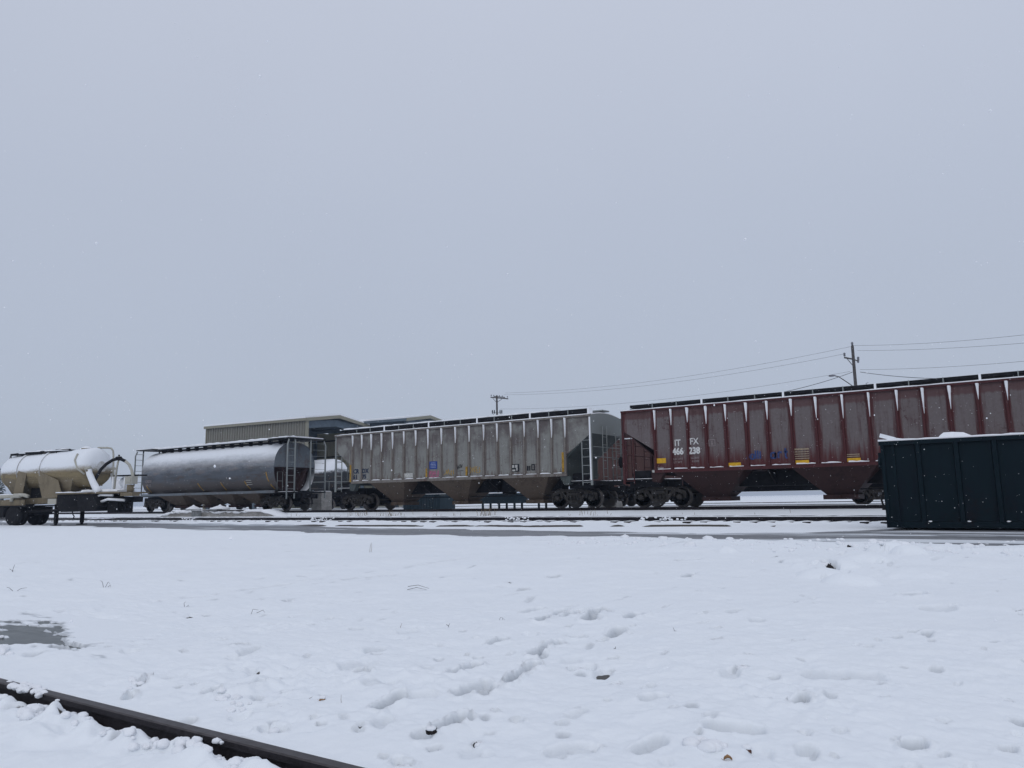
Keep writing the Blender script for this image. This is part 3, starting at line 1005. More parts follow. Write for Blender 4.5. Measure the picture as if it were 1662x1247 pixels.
# ------------------------------------------------------------------ three-bay covered hopper with ribbed sides
def covered_hopper(label, Xc, xe, ribs, bays, c, name='covered_hopper'):
    t = thing(name, label, 'railcar', (Xc, 0, 0), group='railcars standing in the train')
    zt, zs, y = 4.19, 1.60, -1.56
    vz, dz = 3.36, 2.43                 # foot of the end wall, foot of the diagonal cut
    xr = ribs[-1]
    xb = xr + .02
    # side panels between ribs (near side one by one)
    edges = list(ribs)
    for a, b in zip(edges[:-1], edges[1:]):
        me = MB().prism([(a, zs), (b, zs), (b, zt), (a, zt)], y, y + .02)
        me.build('side_panel', c['panel'], t)
    for s in (-1, 1):
        x0 = ribs[0] if s < 0 else ribs[-1]
        xb_, xe_ = s * abs(x0) if False else x0, s * xe
        poly = [(xb_, zs), (xb_ + s * .04, zs), (xb_ + s * .06, dz), (xe_, vz), (xe_, zt), (xb_, zt)]
        MB().prism(poly if s > 0 else poly[::-1], y, y + .02).build('end_panel', c['panel'], t)
    far = [(ribs[0], zs), (ribs[-1], zs), (ribs[-1] + .05, dz), (xe, vz), (xe, zt), (-xe, zt), (-xe, vz), (ribs[0] - .05, dz)]
    MB().prism(far, 1.54, 1.56).build('far_side', c['steel'], t)
    # ribs: hat sections with snow packed in beside the top
    mb = MB()
    mb.prism([(-.05, 0), (-.036, -.07), (.036, -.07), (.05, 0)], zs + .02, zt - .06, 'xy')
    rib_me = mb.mesh('rib', c['rib'])
    for x in ribs:
        rb = link('rib', rib_me, t, (x, y, 0))
        ln = random.uniform(.55, 1.05)
        w = c['streak'] * random.uniform(.8, 1.2)
        s_ = MB()
        n = 7
        rings = []
        for k in range(n):
            q = k / (n - 1)
            ww = w * (1 - q) ** 1.1 * random.uniform(.85, 1.15) + .002
            zz = zt - .05 - q * ln
            rings.append([(.035 - ww * .9, -.071, zz), (.035 - ww * .6, -.074 - .03 * (1 - q), zz), (.035 + ww * .4, -.074 - .03 * (1 - q), zz), (.04 + ww * .9, -.05, zz), (.04 + ww * .8, -.0, zz)])
        s_.loft(rings, smooth=False).build('snow_streak', 'fresh_snow', rb)
    # top chord, side sill, sill snow
    MB().box(-xe, xe, y - .085, y + .03, zt - .06, zt + .02).build('top_chord', c['rib'], t)
    strip_snow(-xe, xe, .13, zt + .02, .022, .3, .35).build('roof_edge_snow', 'fresh_snow', t, (0, y - .03, 0))
    MB().box(ribs[0] - .06, ribs[-1] + .06, y - .06, y + .02, zs - .14, zs).build('side_sill', c['rib'], t)
    MB().box(ribs[0] - .06, ribs[-1] + .06, 1.54, 1.62, zs - .14, zs).build('side_sill', c['rib'], t)
    for a, b in zip(edges[:-1], edges[1:]):
        if random.random() < .9:
            q = strip_snow(a + .10, b - .07, .055, zs, .022 + .02 * random.random(), .14, .5)
            q.build('sill_snow', 'fresh_snow', t, (0, y - .03, 0))
    # roof
    prof = [(yy, zt + .17 * (1 - (yy / 1.58) ** 2)) for yy in np.linspace(-1.56, 1.56, 11)]
    MB().loft([[(x, a, b) for a, b in prof] + [(x, 1.5, zt - .05), (x, -1.5, zt - .05)] for x in (-xe, xe)], smooth=False).build('roof', c['steel'], t)
    rs = []
    for x in np.arange(-xe + .02, xe, .4):
        rs.append([(x, a, b + .03 + .02 * random.random()) for a, b in prof] + [(x, 1.5, zt), (x, -1.5, zt)])
    MB().loft(rs, smooth=True).build('roof_snow', 'fresh_snow', t)
    # running board sections along the eave with posts between them
    p, hgt, zb = c['walk']
    k = 0
    x = -xe + .22
    while x < xe - .3:
        x1 = min(x + p - .06, xe - .2)
        mb = MB()
        mb.box(x, x1, -1.12, -.78, zb, zb + hgt)
        mb.box(x - .02, x1 + .02, -1.10, -.82, zb - .12, zb - .03)
        mb.build('running_board', 'dark_steel', t)
        mb = MB()
        w = .08 if k % 3 == 2 else .04
        mb.box(x1 - .0 + .005, x1 + w + .0, -1.15, -.76, zb - .12, zb + hgt + .01)
        mb.build('board_bracket', 'fresh_snow' if k % 3 == 2 else 'grey_end', t)
        x = x1 + w + .01
        k += 1
    if c['walk_snow']:
        strip_snow(-xe + .25, xe - 2.2, .95, zb + hgt, .10, .35, .25).build('walk_snow', 'fresh_snow', t, (0, -.65, 0))
    else:
        strip_snow(-xe + .25, xe - .3, .30, zb + hgt, .012, .35, .5).build('walk_snow', 'fresh_snow', t, (0, -.92, 0))
    # hatch trough on the centre line
    MB().box(-xe + 1.0, xe - 1.0, -.45, .45, zt + .12, zt + .34).build('hatch_cover', 'dark_steel', t)
    mb = MB()
    mb.cbox((xe - .45, 0, zt + .30), (.9, .70, .06)); mb.cbox((-xe + .45, 0, zt + .30), (.9, .70, .06))
    mb.build('end_platform', c['trim'], t)
    # ends
    for s in (-1, 1):
        X = s * xe
        mb = MB()
        ep = [(-1.54, vz), (1.54, vz)] + [(a, b - .01) for a, b in prof[::-1]]
        mb.prism(ep, X - s * .03, X + s * .006, 'yz')
        mb.build('end_wall', c['end'], t)
        bx = bays[0][0] if s < 0 else bays[-1][1]
        mb = MB()
        mb.add([(X - s * .04, -1.535, vz), (X - s * .04, 1.535, vz), (bx, 1.535, zs - .12), (bx, -1.535, zs - .12), (X - s * .04, -1.535, vz + .05), (X - s * .04, 1.535, vz + .05), (bx, 1.535, zs - .07), (bx, -1.535, zs - .07)],
               [(0, 1, 2, 3), (7, 6, 5, 4), (0, 4, 5, 1), (1, 5, 6, 2), (2, 6, 7, 3), (3, 7, 4, 0)], False)
        mb.build('slope_sheet', c['slope'], t)
        xb_ = (ribs[0] if s < 0 else ribs[-1]) + s * .0
        MB().prism([(-1.5, 1.36), (1.5, 1.36), (1.5, 2.36), (-1.5, 2.36)], xb_ - .02 * s, xb_ + .03 * s, 'yz').build('bolster_web', c['web'], t)
        mb = MB()
        mb.box(min(xb_, X), max(xb_, X), -1.5, 1.5, 1.16, 1.22)
        mb.box(min(xb_, X + s * .1), max(xb_, X + s * .1), -.38, .38, .80, 1.15)
        mb.box(min(X, X + s * .12), max(X, X + s * .12), -1.5, 1.5, 1.02, 1.22)
        mb.build('end_deck', 'dark_steel', t)
        strip_snow(min(xb_, X) + .1, max(xb_, X) - .1, .5, 1.22, .03, .2, .4).build('deck_snow', 'fresh_snow', t, (0, -1.2, 0))
        MB().box(min(xb_, X - s * .15), max(xb_, X - s * .15), -1.25, -.5, .88, 1.155).build('brake_cylinder_box', 'dark_steel', t)
        MB().box(min(xb_, X - s * .45), max(xb_, X - s * .45), .4, 1.3, .80, 1.155).build('brake_valve_box', 'dark_steel', t)
        MB().lathe([(.12, -.4), (.17, -.36), (.17, .36), (.12, .4)], (X - s * .75, -1.22, 1.42), 'x', 12).build('air_reservoir', 'dark_steel', t)
        # bolster end with jack pad on the near side
        mb = MB()
        mb.prism([(xb_ - s * .35, 1.45), (xb_ + s * .25, 1.45), (xb_ + s * .20, 1.10), (xb_ - s * .08, 1.05)] if s > 0 else [(xb_ - s * .35, 1.45), (xb_ + s * .25, 1.45), (xb_ + s * .20, 1.10), (xb_ - s * .08, 1.05)][::-1], -1.55, -1.25)
        mb.build('bolster_end', c['web'], t)
        # ladders and grab irons
        x1, x0 = X, X - s * .50
        for q in (-1, 1):
            yy = q * 1.53
            mb = MB()
            mb.beam((x1 - s * .03, yy, 1.02), (x1 - s * .03, yy, zt + .05), .10, .07, (0, 1, 0))
            mb.tube([(x0, yy, 1.02), (x0, yy, 3.12)], .028, 6)
            for k in range(6):
                mb.tube([(x0, yy, 1.15 + .38 * k), (x1, yy, 1.15 + .38 * k)], .016, 5)
            mb.build('corner_ladder', c['ladder'] if q < 0 else c['trim'], t)
            mb = MB()
            mb.box(min(x0, x1), max(x0, x1), yy - .03, yy + .03, .58, .62)
            mb.tube([(x0, yy, 1.0), (x0, yy, .6)], .018, 5); mb.tube([(x1, yy, 1.0), (x1, yy, .6)], .018, 5)
            mb.build('sill_step', 'dark_steel', t)
        if c['ladder_snow'] and s > 0:
            MB().beam((x1 - .03, -1.60, 1.25), (x1 - .03, -1.60, zt - .1), .06, .05, (0, 1, 0)).build('ladder_snow', 'fresh_snow', t)
        ladder_mb((X + s * .06, -.55, 1.2), (X + s * .06, -.55, 3.75), .42, 7, (0, 1, 0)).build('end_ladder', c['trim'], t)
        ladder_mb((X + s * .06, .80, 1.2), (X + s * .06, .80, 3.45), .70, 6, (0, 1, 0), .02).build('end_ladder', c['trim'], t)
        mb = MB()
        mb.tube([(X + s * .08, -1.5, 2.30), (X + s * .08, 1.5, 2.30)], .014, 5)
        mb.tube([(X + s * .08, -1.5, 2.75), (X + s * .08, 1.5, 2.75)], .014, 5)
        mb.build('hand_rail', c['trim'], t)
        coupler(t, X + s * .1, s)
    # brake wheel on the right-hand end
    mb = MB()
    mb.lathe([(.26, 0), (.28, .015), (.26, .03)], (xe + .16, 1.05, 2.1), 'x', 16)
    mb.build('brake_wheel', 'dark_steel', t)
    # underframe and hopper bays: inverted pyramids with an outlet gate
    MB().box(bays[0][0], bays[-1][1], -.32, .32, .82, 1.42).build('center_sill', 'dark_steel', t)
    for a, b in bays:
        ins = min(1.05, (b - a) * .36)
        tp = [(a, -1.53, zs - .10), (b, -1.53, zs - .10), (b, 1.53, zs - .10), (a, 1.53, zs - .10)]
        lo = [(a + ins, -.52, .42), (b - ins, -.52, .42), (b - ins, .52, .42), (a + ins, .52, .42)]
        mb = MB()
        mb.loft([tp, lo], smooth=False)
        hb = mb.build('hopper_bay', c['bay'], t)
        mb = MB()
        mb.box(a + ins - .12, b - ins + .12, -.62, .62, .24, .42)
        mb.lathe([(.05, -.80), (.05, .80)], ((a + b) / 2, 0, .33), 'y', 8)
        mb.build('outlet_gate', c['bay'], hb)
    for a, b in zip([q[1] for q in bays[:-1]], [q[0] for q in bays[1:]]):
        mb = MB()
        mb.prism([(-1.5, zs - .12), (1.5, zs - .12), (.34, .86), (-.34, .86)], (a + b) / 2 - .03, (a + b) / 2 + .03, 'yz')
        mb.build('cross_bearer', 'dark_steel', t)
    # brake rigging hung under the car
    mb = MB()
    mb.lathe([(.16, -.35), (.18, -.3), (.18, .3), (.16, .35)], ((bays[1][1] + bays[2][0]) / 2, .55, .85), 'x', 12)
    mb.tube([(bays[0][0] - .4, -.5, .62), (bays[-1][1] + .4, -.5, .62)], .022, 5)
    mb.build('brake_gear', 'dark_steel', t)
    return t


GX0 = -24.83
g_ribs = [x - GX0 for x in (-31.68, -30.97, -30.25, -29.48, -28.67, -27.86, -27.03, -26.19, -25.29, -24.38, -23.5, -22.6, -21.79, -20.98, -20.2, -19.42, -18.68, -17.96)]
grey = covered_hopper('dirty grey ribbed covered hopper car in the middle of the train, lettered CRDX', GX0, 8.23, g_ribs,
                      [(-5.62, -3.03), (-1.40, 1.40), (3.19, 5.92)],
                      dict(panel='grey_panel', steel='grey_steel', rib='grey_rib', end='grey_end', slope='slope_green', web='slope_green', bay='grey_bay', trim='grey_end', ladder='grey_end', walk=(1.06, .19, 4.36), walk_snow=True, ladder_snow=True, streak=.038))
RX0 = -6.65
r_ribs = [x - RX0 for x in (-13.50, -12.76, -12.03, -11.22, -10.40, -9.55, -8.72, -7.79, -6.87, -5.91, -4.99, -4.05, -3.21, -2.37, -1.52, -0.67, 0.2)]
red = covered_hopper('long rusty red ribbed covered hopper car behind the dark dumpster, lettered ITFX', RX0, 8.40, r_ribs,
                     [(-6.18, -3.09), (-1.30, 1.83), (3.6, 6.2)],
                     dict(panel='red_panel', steel='red_steel', rib='red_steel', end='red_steel', slope='red_bay', web='red_bay', bay='red_bay', trim='red_steel', ladder='red_steel', walk=(1.12, .115, 4.385), walk_snow=False, ladder_snow=False, streak=.054))
for x in (-6.97, 6.97):
    add_truck(grey, x)
    add_truck(red, x)

YS_ = -1.572


def gx(px, c=GX0):
    """car-local x of a picture column on the near side"""
    return on_y(px, 760, -1.57)[0] - c


# lettering and marks on the grey car
for txt, px, z in (('CR', 573.4, 2.02), ('DX', 587.9, 2.02), ('61', 573.6, 1.72), ('75', 588.2, 1.72)):
    lettering(grey, txt, gx(px), YS_, z, .24 if z > 1.9 else .22, 'blue_letters', bold=.012, sx=.98)
x0 = gx(697)
MB().box(x0, x0 + .52, YS_ - .004, YS_ + .004, 2.06, 2.46).build('blue_emblem', 'blue_emblem', grey)
mb = MB()
for k, w in enumerate((.30, .36, .36, .34)):
    mb.box(x0 + .26 - w / 2, x0 + .26 + w / 2, YS_ - .010, YS_ - .006, 2.36 - k * .075, 2.395 - k * .075)
mb.build('emblem_lines', 'emblem_print', grey)
scrawl(grey, [[(0, .1), (.1, .9), (.25, .95), (.2, .5), (.05, .45)], [(.4, .9), (.35, .2), (.6, .1), (.65, .85), (.4, .9)], [(.8, .1), (.85, .9), (1.05, .2), (1.1, .95)], [(1.3, .95), (1.25, .1), (1.5, .1)], [(1.3, .5), (1.5, .55)], [(1.7, .1), (1.75, .9), (1.95, .9), (1.9, .15)], [(0, .0), (1.9, .05)]],
       gx(696.5), YS_, 1.66, .33, 'pink_paint', .035)
scrawl(grey, [[(0, .2), (.3, .35), (.4, .8), (.5, .2), (.7, .9), (.8, .3), (1.0, .3)], [(1.0, .6), (1.3, .65), (1.05, .2), (1.3, .1)], [(1.5, .8), (1.45, .2), (1.75, .7), (1.75, 0)]], gx(720.5), YS_, 1.66, .42, 'ochre_paint', .035)
scrawl(grey, [[(0, .9), (.15, .1), (.3, .7), (.45, .1)], [(.5, .8), (.55, .3), (.8, .4), (.75, .9), (.55, .8)], [(.9, .9), (1.0, .35), (1.2, .9)], [(.2, -.2), (1.35, -.12)]], gx(741.5), YS_, 1.96, .30, 'black_paint', .022)
scrawl(grey, [[(0, .1), (0, 1.0)], [(.25, .5), (.45, .9), (.65, .5), (.45, .15), (.25, .5)], [(.8, .2), (.85, .9), (1.15, .2), (1.2, 1.0)], [(1.6, .9), (1.35, .85), (1.4, .5), (1.65, .5)], [(1.4, .5), (1.4, .15), (1.7, .2)], [(1.95, .85), (1.8, .6), (2.0, .4), (1.8, .1)]],
       gx(758.5), YS_, 1.72, .40, 'ochre_paint', .035)
for px, w in ((692.3, .10), (757, .10), (913.5, .11)):
    x = gx(px)
    MB().box(x, x + w, -1.650, -1.640, 1.66, 2.1 if px < 900 else 2.55).build('yellow_strip', 'yellow_old', grey)
x = gx(570.5)
MB().box(x - .05, x + .06, -1.650, -1.640, 1.55, 2.5).build('yellow_strip', 'yellow_old', grey)
x = gx(830.5)
mb = MB(); mb.box(x, x + .44, YS_ - .004, YS_ + .004, 1.75, 2.12); mb.build('stencil_box', 'black_paint', grey)
mb = MB()
for a, b, cc, d in ((.04, .16, 1.94, 2.08), (.21, .34, 1.94, 2.08), (.04, .21, 1.78, 1.86), (.27, .34, 1.80, 1.93)):
    mb.box(x + a, x + b, YS_ - .010, YS_ - .006, cc, d)
mb.build('stencil_print', 'pale_stencil', grey)
x = gx(855)
mb = MB()
for a, b, cc, d in ((0, .10, 1.78, 2.0), (.13, .2, 1.78, 2.0), (.26, .31, 1.8, 2.08), (.31, .45, 2.03, 2.08), (.40, .45, 1.82, 2.05), (.28, .45, 1.78, 1.83)):
    mb.box(x + a, x + b, YS_ - .004, YS_ + .004, cc, d)
mb.build('stencil', 'black_paint', grey)
x = gx(655.6)
mb = MB(); mb.box(x, x + .62, YS_ - .004, YS_ + .004, 1.68, 1.90); mb.build('white_patch', 'pale_stencil', grey)
lettering(grey, 'CAPY 202', gx(640), YS_, 1.86, .055, 'grey_rib')
lettering(grey, 'LT WT 61', gx(657), YS_, 1.97, .055, 'grey_rib')
lettering(grey, 'LD LMT', gx(640), YS_, 1.74, .055, 'grey_rib')


def rx(px):
    return gx(px, RX0)


for txt, px, z, h in (('IT', 1096.5, 2.56, .27), ('FX', 1121.5, 2.585, .27)):
    lettering(red, txt, rx(px), YS_, z, h, 'white_letters', bold=.006, sx=.86)
for txt, px in (('466', 1092.6), ('238', 1119.2)):
    lettering(red, txt, rx(px), YS_, 2.20, .27, 'white_letters', bold=.016, sx=.90, spacing=.95)
for txt, px, z in (('LD LMT', 1094, 1.97), ('LT WT', 1094, 1.83), ('222800', 1121.5, 1.985), ('63200', 1123.5, 1.845)):
    lettering(red, txt, rx(px), YS_, z, .085, 'faint_letters', sx=1.05)
x = rx(1152.5)
mb = MB()
for a, b, cc, d in ((0, .27, 2.47, 2.49), (0, .27, 2.72, 2.74), (0, .02, 2.49, 2.72), (.25, .27, 2.49, 2.72), (.11, .16, 2.53, 2.60), (.11, .16, 2.62, 2.66)):
    mb.box(x + a, x + b, YS_ - .004, YS_ + .004, cc, d)
mb.build('stencil_square', 'faint_letters', red)
for px, w, z0, z1 in ((1064.6, 16.8, 1.86, 2.07), (1183, 20, 1.62, 1.76), (1292, 22, 1.62, 1.75), (1376, 22, 1.62, 1.75)):
    x = rx(px); xx = rx(px + w)
    MB().box(x, xx, YS_ - .006, YS_ + .004, z0, z1).build('yellow_reflector', 'yellow_reflective', red)
x, xx = rx(1291.5), rx(1315)
for k in range(5):
    MB().box(x, xx, YS_ - .005, YS_ + .003, 1.80 + k * .085, 1.83 + k * .085 + (.03 if k == 4 else 0)).build('print_line', 'tan_stripe', red)
x, xx = rx(1376), rx(1397)
for k in range(2):
    MB().box(x, xx, YS_ - .005, YS_ + .003, 1.80 + k * .07, 1.83 + k * .07).build('print_line', 'tan_stripe', red)
scrawl(red, [[(0, .1), (.2, .7), (.3, .2)], [(.5, .6), (.45, .1), (.8, .1), (.8, .6), (.5, .6)], [(1.0, 1.0), (1.0, .1)], [(1.25, 1.0), (1.25, .1)], [(1.5, .9), (1.5, .1)]], rx(1213), YS_, 1.84, .36, 'blue_paint', .06)
scrawl(red, [[(0, .1), (.1, .6), (.45, .6), (.45, .1), (0, .1)], [(.45, .6), (.5, .05)], [(.75, .05), (.78, .65), (1.1, .6)], [(1.45, 1.0), (1.45, .1), (1.6, .05)], [(1.3, .65), (1.65, .65)]], rx(1252), YS_, 1.84, .40, 'blue_paint', .07)
lettering(red, 'Trinity', rx(1062), YS_, 1.62, .11, 'faint_letters', bold=.004, shear=.2)
MB().box(rx(1059.5), rx(1063), -1.66, -1.60, 1.48, 1.58).build('route_board', 'pale_stencil', red)


# ------------------------------------------------------------------ cylindrical hopper at the left end of the train
def section(x, w=1.60, z0=1.22, zt=4.20, p=2.35, n=44, flat=True):
    zc, hz = 2.66, (zt - 2.66)
    ring = []
    for k in range(n):
        a = 2 * math.pi * k / n
        ca, sa = math.cos(a), math.sin(a)
        yy = w * math.copysign(abs(ca) ** (2 / p), ca)
        zz = zc + hz * math.copysign(abs(sa) ** (2 / p), sa) * (1 if sa > 0 else 1.10)
        if flat and zz < z0:
            zz = z0
        ring.append((x, yy, zz))
    return ring


CX0 = -45.55
cyl = thing('cylindrical_hopper', 'silver round sided hopper car dusted with snow, next to the tank trailer', 'railcar', (CX0, 0, 0), group='railcars standing in the train')
mb = MB()
mb.loft([section(x) for x in np.linspace(-7.0, 7.25, 20)], cap=False)
mb.build('shell', 'silver_shell', cyl)
for s in (-1, 1):
    X = 7.25 if s > 0 else -7.0
    ring = [q for q in section(X) if q[2] > 2.60]
    MB().prism([(q[1] * .985, q[2]) for q in ring], X - s * .10, X - s * .02, 'yz').build('end_cap', 'silver_sheet', cyl)
    mb = MB()
    mb.add([(X - s * .06, -1.50, 2.62), (X - s * .06, 1.50, 2.62), (X - s * 2.6, .9, 1.30), (X - s * 2.6, -.9, 1.30), (X - s * .06, -1.50, 2.66), (X - s * .06, 1.50, 2.66), (X - s * 2.6, .9, 1.34), (X - s * 2.6, -.9, 1.34)],
           [(0, 1, 2, 3), (7, 6, 5, 4), (0, 4, 5, 1), (1, 5, 6, 2), (2, 6, 7, 3), (3, 7, 4, 0)], False)
    mb.build('slope_sheet', 'red_bay', cyl)
    mb = MB()
    for q in (-1, 1):
        mb.beam((X - s * .15, q * .95, 2.62), (X - s * .15, q * .35, 1.25), .25, .12)
    mb.build('end_brace', 'red_bay', cyl)
    MB().prism([(q[1] * .97, q[2] + .01) for q in section(X) if q[2] < 2.75], X - s * .62, X - s * .58, 'yz').build('bulkhead', 'red_bay', cyl)
    XE = X + s * 1.15
    mb = MB()
    mb.box(min(X - s * 1.2, XE), max(X - s * 1.2, XE), -1.5, 1.5, 1.05, 1.13)
    mb.box(min(X - s * 1.2, XE), max(X - s * 1.2, XE), -.35, .35, .75, 1.04)
    mb.build('end_deck', 'dark_steel', cyl)
    strip_snow(min(X, XE) + .2, max(X, XE), .8, 1.13, .03, .2, .4).build('deck_snow', 'fresh_snow', cyl, (0, -1.0, 0))
    # end frame: posts carrying the roof platform, with ladders
    mb = MB()
    for yy, top in ((-1.50, 4.28), (-.92, 4.36), (.30, 4.36), (1.50, 4.28)):
        bend = .12 if abs(yy) > 1 else .0
        mb.tube([(XE - s * .08, yy, .72), (XE - s * .08, yy, top - .30), (XE - s * .10, yy - math.copysign(bend, yy), top)], .05, 8)
    mb.build('end_post', 'grey_end', cyl)
    for k in range(8):
        z = 1.30 + k * .40
        MB().tube([(XE - s * .08, -1.50, z), (XE - s * .08, -.92, z)], .016, 5).build('ladder_rung', 'grey_end', cyl)
        MB().tube([(XE - s * .08, .30, z), (XE - s * .08, 1.5, z)], .010, 5).build('ladder_rung', 'grey_end', cyl)
    mb = MB()
    mb.box(min(X - s * .9, XE), max(X - s * .9, XE), -1.42, 1.42, 4.34, 4.40)
    mb.build('roof_platform', 'dark_steel', cyl)
    strip_snow(min(X - s * .9, XE), max(X - s * .9, XE), 2.8, 4.40, .10, .3, .3).build('platform_snow', 'fresh_snow', cyl)
    mb = MB()
    mb.tube([(X + s * .02, -1.35, 1.2), (X + s * .02, -1.35, 2.35), (X + s * .02, -.95, 2.35), (X + s * .02, -.95, 1.2)], .018, 6)
    mb.tube([(X + s * .02, -1.35, 1.8), (X + s * .02, -.95, 1.8)], .014, 5)
    mb.build('grab_iron', 'grey_end', cyl)
    coupler(cyl, XE, s)
for x in (-4.2, -1.4, 1.4, 4.3):
    MB().loft([[(q[0] + e, q[1] * f_, 2.66 + (q[2] - 2.66) * f_) for q in section(x)] for e, f_ in ((-.02, 1.0), (-.012, 1.005), (.012, 1.005), (.02, 1.0))], cap=False).build('weld_seam', 'silver_shell', cyl)
for k in range(15):
    x = -6.6 + k * .96
    mb = MB()
    mb.box(x, x + .93, -.95, -.60, 4.345, 4.375)
    mb.box(x, x + .93, -.97, -.94, 4.335, 4.38)
    mb.box(x + .87, x + .90, -.93, -.62, 4.10, 4.34)
    mb.build('running_board', 'dark_steel', cyl)
strip_snow(-6.8, 8.2, .44, 4.378, .15, .4, .2).build('walk_snow', 'fresh_snow', cyl, (0, -.79, 0))
MB().box(-6.4, 6.6, -.30, .30, 4.17, 4.34).build('hatch_cover', 'dark_steel', cyl)
for s in (-1, 1):
    MB().box(-7.0, 7.25, s * 1.52 - .07, s * 1.52 + .07, 1.08, 1.24).build('side_sill', 'silver_sheet', cyl)
for a, b in ((-5.05, -2.25), (-1.75, .35), (.95, 3.05), (3.55, 5.6)):
    mb = MB()
    ins = .75
    mb.loft([[(a, -1.46, 1.08), (b, -1.46, 1.08), (b, 1.46, 1.08), (a, 1.46, 1.08)], [(a + ins, -.5, .40), (b - ins, -.5, .40), (b - ins, .5, .40), (a + ins, .5, .40)]], smooth=False)
    hb = mb.build('hopper_bay', 'grey_bay', cyl)
    MB().box(a + ins - .1, b - ins + .1, -.6, .6, .24, .40).build('outlet_gate', 'red_bay', hb)
MB().box(-6, 6.2, -.3, .3, .72, 1.06).build('center_sill', 'dark_steel', cyl)


def shell_mark(pts, w, mat, name):
    """a stripe that hugs the round shell: pts of (x, z)"""
    mb = MB()
    q = []
    for x, z in pts:
        hz = 4.20 - 2.66
        sa = min(1, abs((z - 2.66) / (hz * (1 if z > 2.66 else 1.10))) ** (2.35 / 2))
        yy = -1.60 * (max(0, 1 - sa * sa) ** .5) ** (2 / 2.35) - .012
        q.append((x, yy, z))
    for a, b in zip(q[:-1], q[1:]):
        mb.beam(a, b, .012, w, (0, 0, 1) if abs(b[0] - a[0]) > abs(b[2] - a[2]) else (1, 0, 0))
    return mb.build(name, mat, cyl)


for px in (238, 322, 359, 398):
    x = on_y(px, 790, -1.5)[0] - CX0
    shell_mark([(x - .12, 1.85), (x - .02, 1.62), (x + .10, 1.35)], .07, 'yellow_old', 'yellow_strip')
x = on_y(435.5, 780, -1.4)[0] - CX0
shell_mark([(x, 2.35), (x + .06, 1.95), (x + .22, 1.5), (x + .30, 1.3)], .08, 'yellow_old', 'yellow_strip')
x = on_y(398, 785, -1.5)[0] - CX0
for k in range(3):
    shell_mark([(x + .05, 1.64 + k * .13), (x + .55, 1.64 + k * .13)], .025, 'pale_stencil', 'print_line')
lettering(cyl, 'CRDX', on_y(236, 779, -1.62)[0] - CX0, -1.615, 2.02, .20, 'faint_letters')
lettering(cyl, '14512', on_y(236, 782, -1.62)[0] - CX0, -1.60, 1.76, .18, 'faint_letters')
for x in (-51.75 - CX0, -39.0 - CX0):
    add_truck(cyl, x)


# ------------------------------------------------------------------ cars standing on the far tracks
tank = thing('tank_car', 'black tank car with snow on its top, seen between the silver and the grey hopper', 'railcar', (-54.2, 13, -.11), group='railcars on the far tracks')
prof = [(.05, -6.35), (.7, -6.25), (1.15, -6.05), (1.38, -5.75), (1.45, -5.4), (1.45, 5.4), (1.38, 5.75), (1.15, 6.05), (.7, 6.25), (.05, 6.35)]
MB().lathe(prof, (0, 0, 2.72), 'x', 40).build('tank', 'tank_black', tank)
mb = MB(); mb.lathe([(.6, 0), (.6, .35), (.5, .45)], (0, 0, 4.1), 'z', 20); mb.build('manway', 'tank_black', tank)
mb = MB(); mb.box(-6.7, 6.7, -.35, .35, .85, 1.2); mb.box(-6.6, -4.4, -1.35, 1.35, 1.10, 1.18); mb.box(4.4, 6.7, -1.35, 1.35, 1.10, 1.18); mb.build('frame', 'dark_steel', tank)
for s in (-1, 1):
    mb = MB()
    mb.tube([(s * 6.4, -1.4, 1.2), (s * 6.4, -1.4, 2.25), (s * 6.4, 1.4, 2.25), (s * 6.4, 1.4, 1.2)], .025, 6)
    mb.tube([(s * 6.4, -1.4, 2.25), (s * 4.4, -1.55, 2.25)], .02, 6)
    mb.build('hand_rail', 'grey_end', tank)
    MB().box(s * 5.0 - .25, s * 5.0 + .25, -1.1, 1.1, 1.18, 1.75).build('saddle', 'dark_steel', tank)
mb = MB(); mb.tube([(5.2, -1.46, 2.7), (5.2, -1.0, 3.75), (5.2, 0, 4.2), (5.2, 1.0, 3.75), (5.2, 1.46, 2.7)], .03, 6); mb.build('tank_band', 'dark_steel', tank)
for x in (-5, 5):
    add_truck(tank, x)

brown = thing('box_car', 'reddish brown boxcar behind the coupled grey and red hoppers', 'railcar', (-15.0, 13, -.11), group='railcars on the far tracks')
for k in range(17):
    MB().box(-9.3 + k * 1.09, -9.3 + k * 1.09 + 1.06, -1.52, -1.48, 1.75, 4.10).build('side_panel', 'brown_car', brown)
MB().box(-9.32, 9.32, -1.47, 1.5, 1.65, 4.15).build('body', 'brown_car', brown)
MB().box(-9.4, 9.4, -1.54, 1.54, 1.15, 1.60).build('side_sill', 'brown_car', brown)
MB().box(-9.32, 9.32, -1.30, 1.3, 4.16, 5.05).build('upper_body', 'red_bay', brown)
strip_snow(-9.3, 9.3, 2.5, 5.05, .06, .5, .3).build('roof_snow', 'fresh_snow', brown)
strip_snow(-9.3, 9.3, .22, 4.15, .06, .5, .3).build('ledge_snow', 'fresh_snow', brown, (0, -1.42, 0))
strip_snow(-9.3, 9.3, .08, 1.60, .04, .5, .3).build('sill_snow', 'fresh_snow', brown, (0, -1.50, 0))
mb = MB()
for x in (-9.2, -6.2, -3.1, 0.0, 3.1, 6.2, 9.1):
    mb.box(x, x + .10, -1.58, -1.53, 1.65, 4.1)
mb.build('side_post', 'red_steel', brown)
MB().box(-9.2, 9.2, -.3, .3, .80, 1.1).build('center_sill', 'dark_steel', brown)
for x in (-7.9, 7.9):
    add_truck(brown, x)

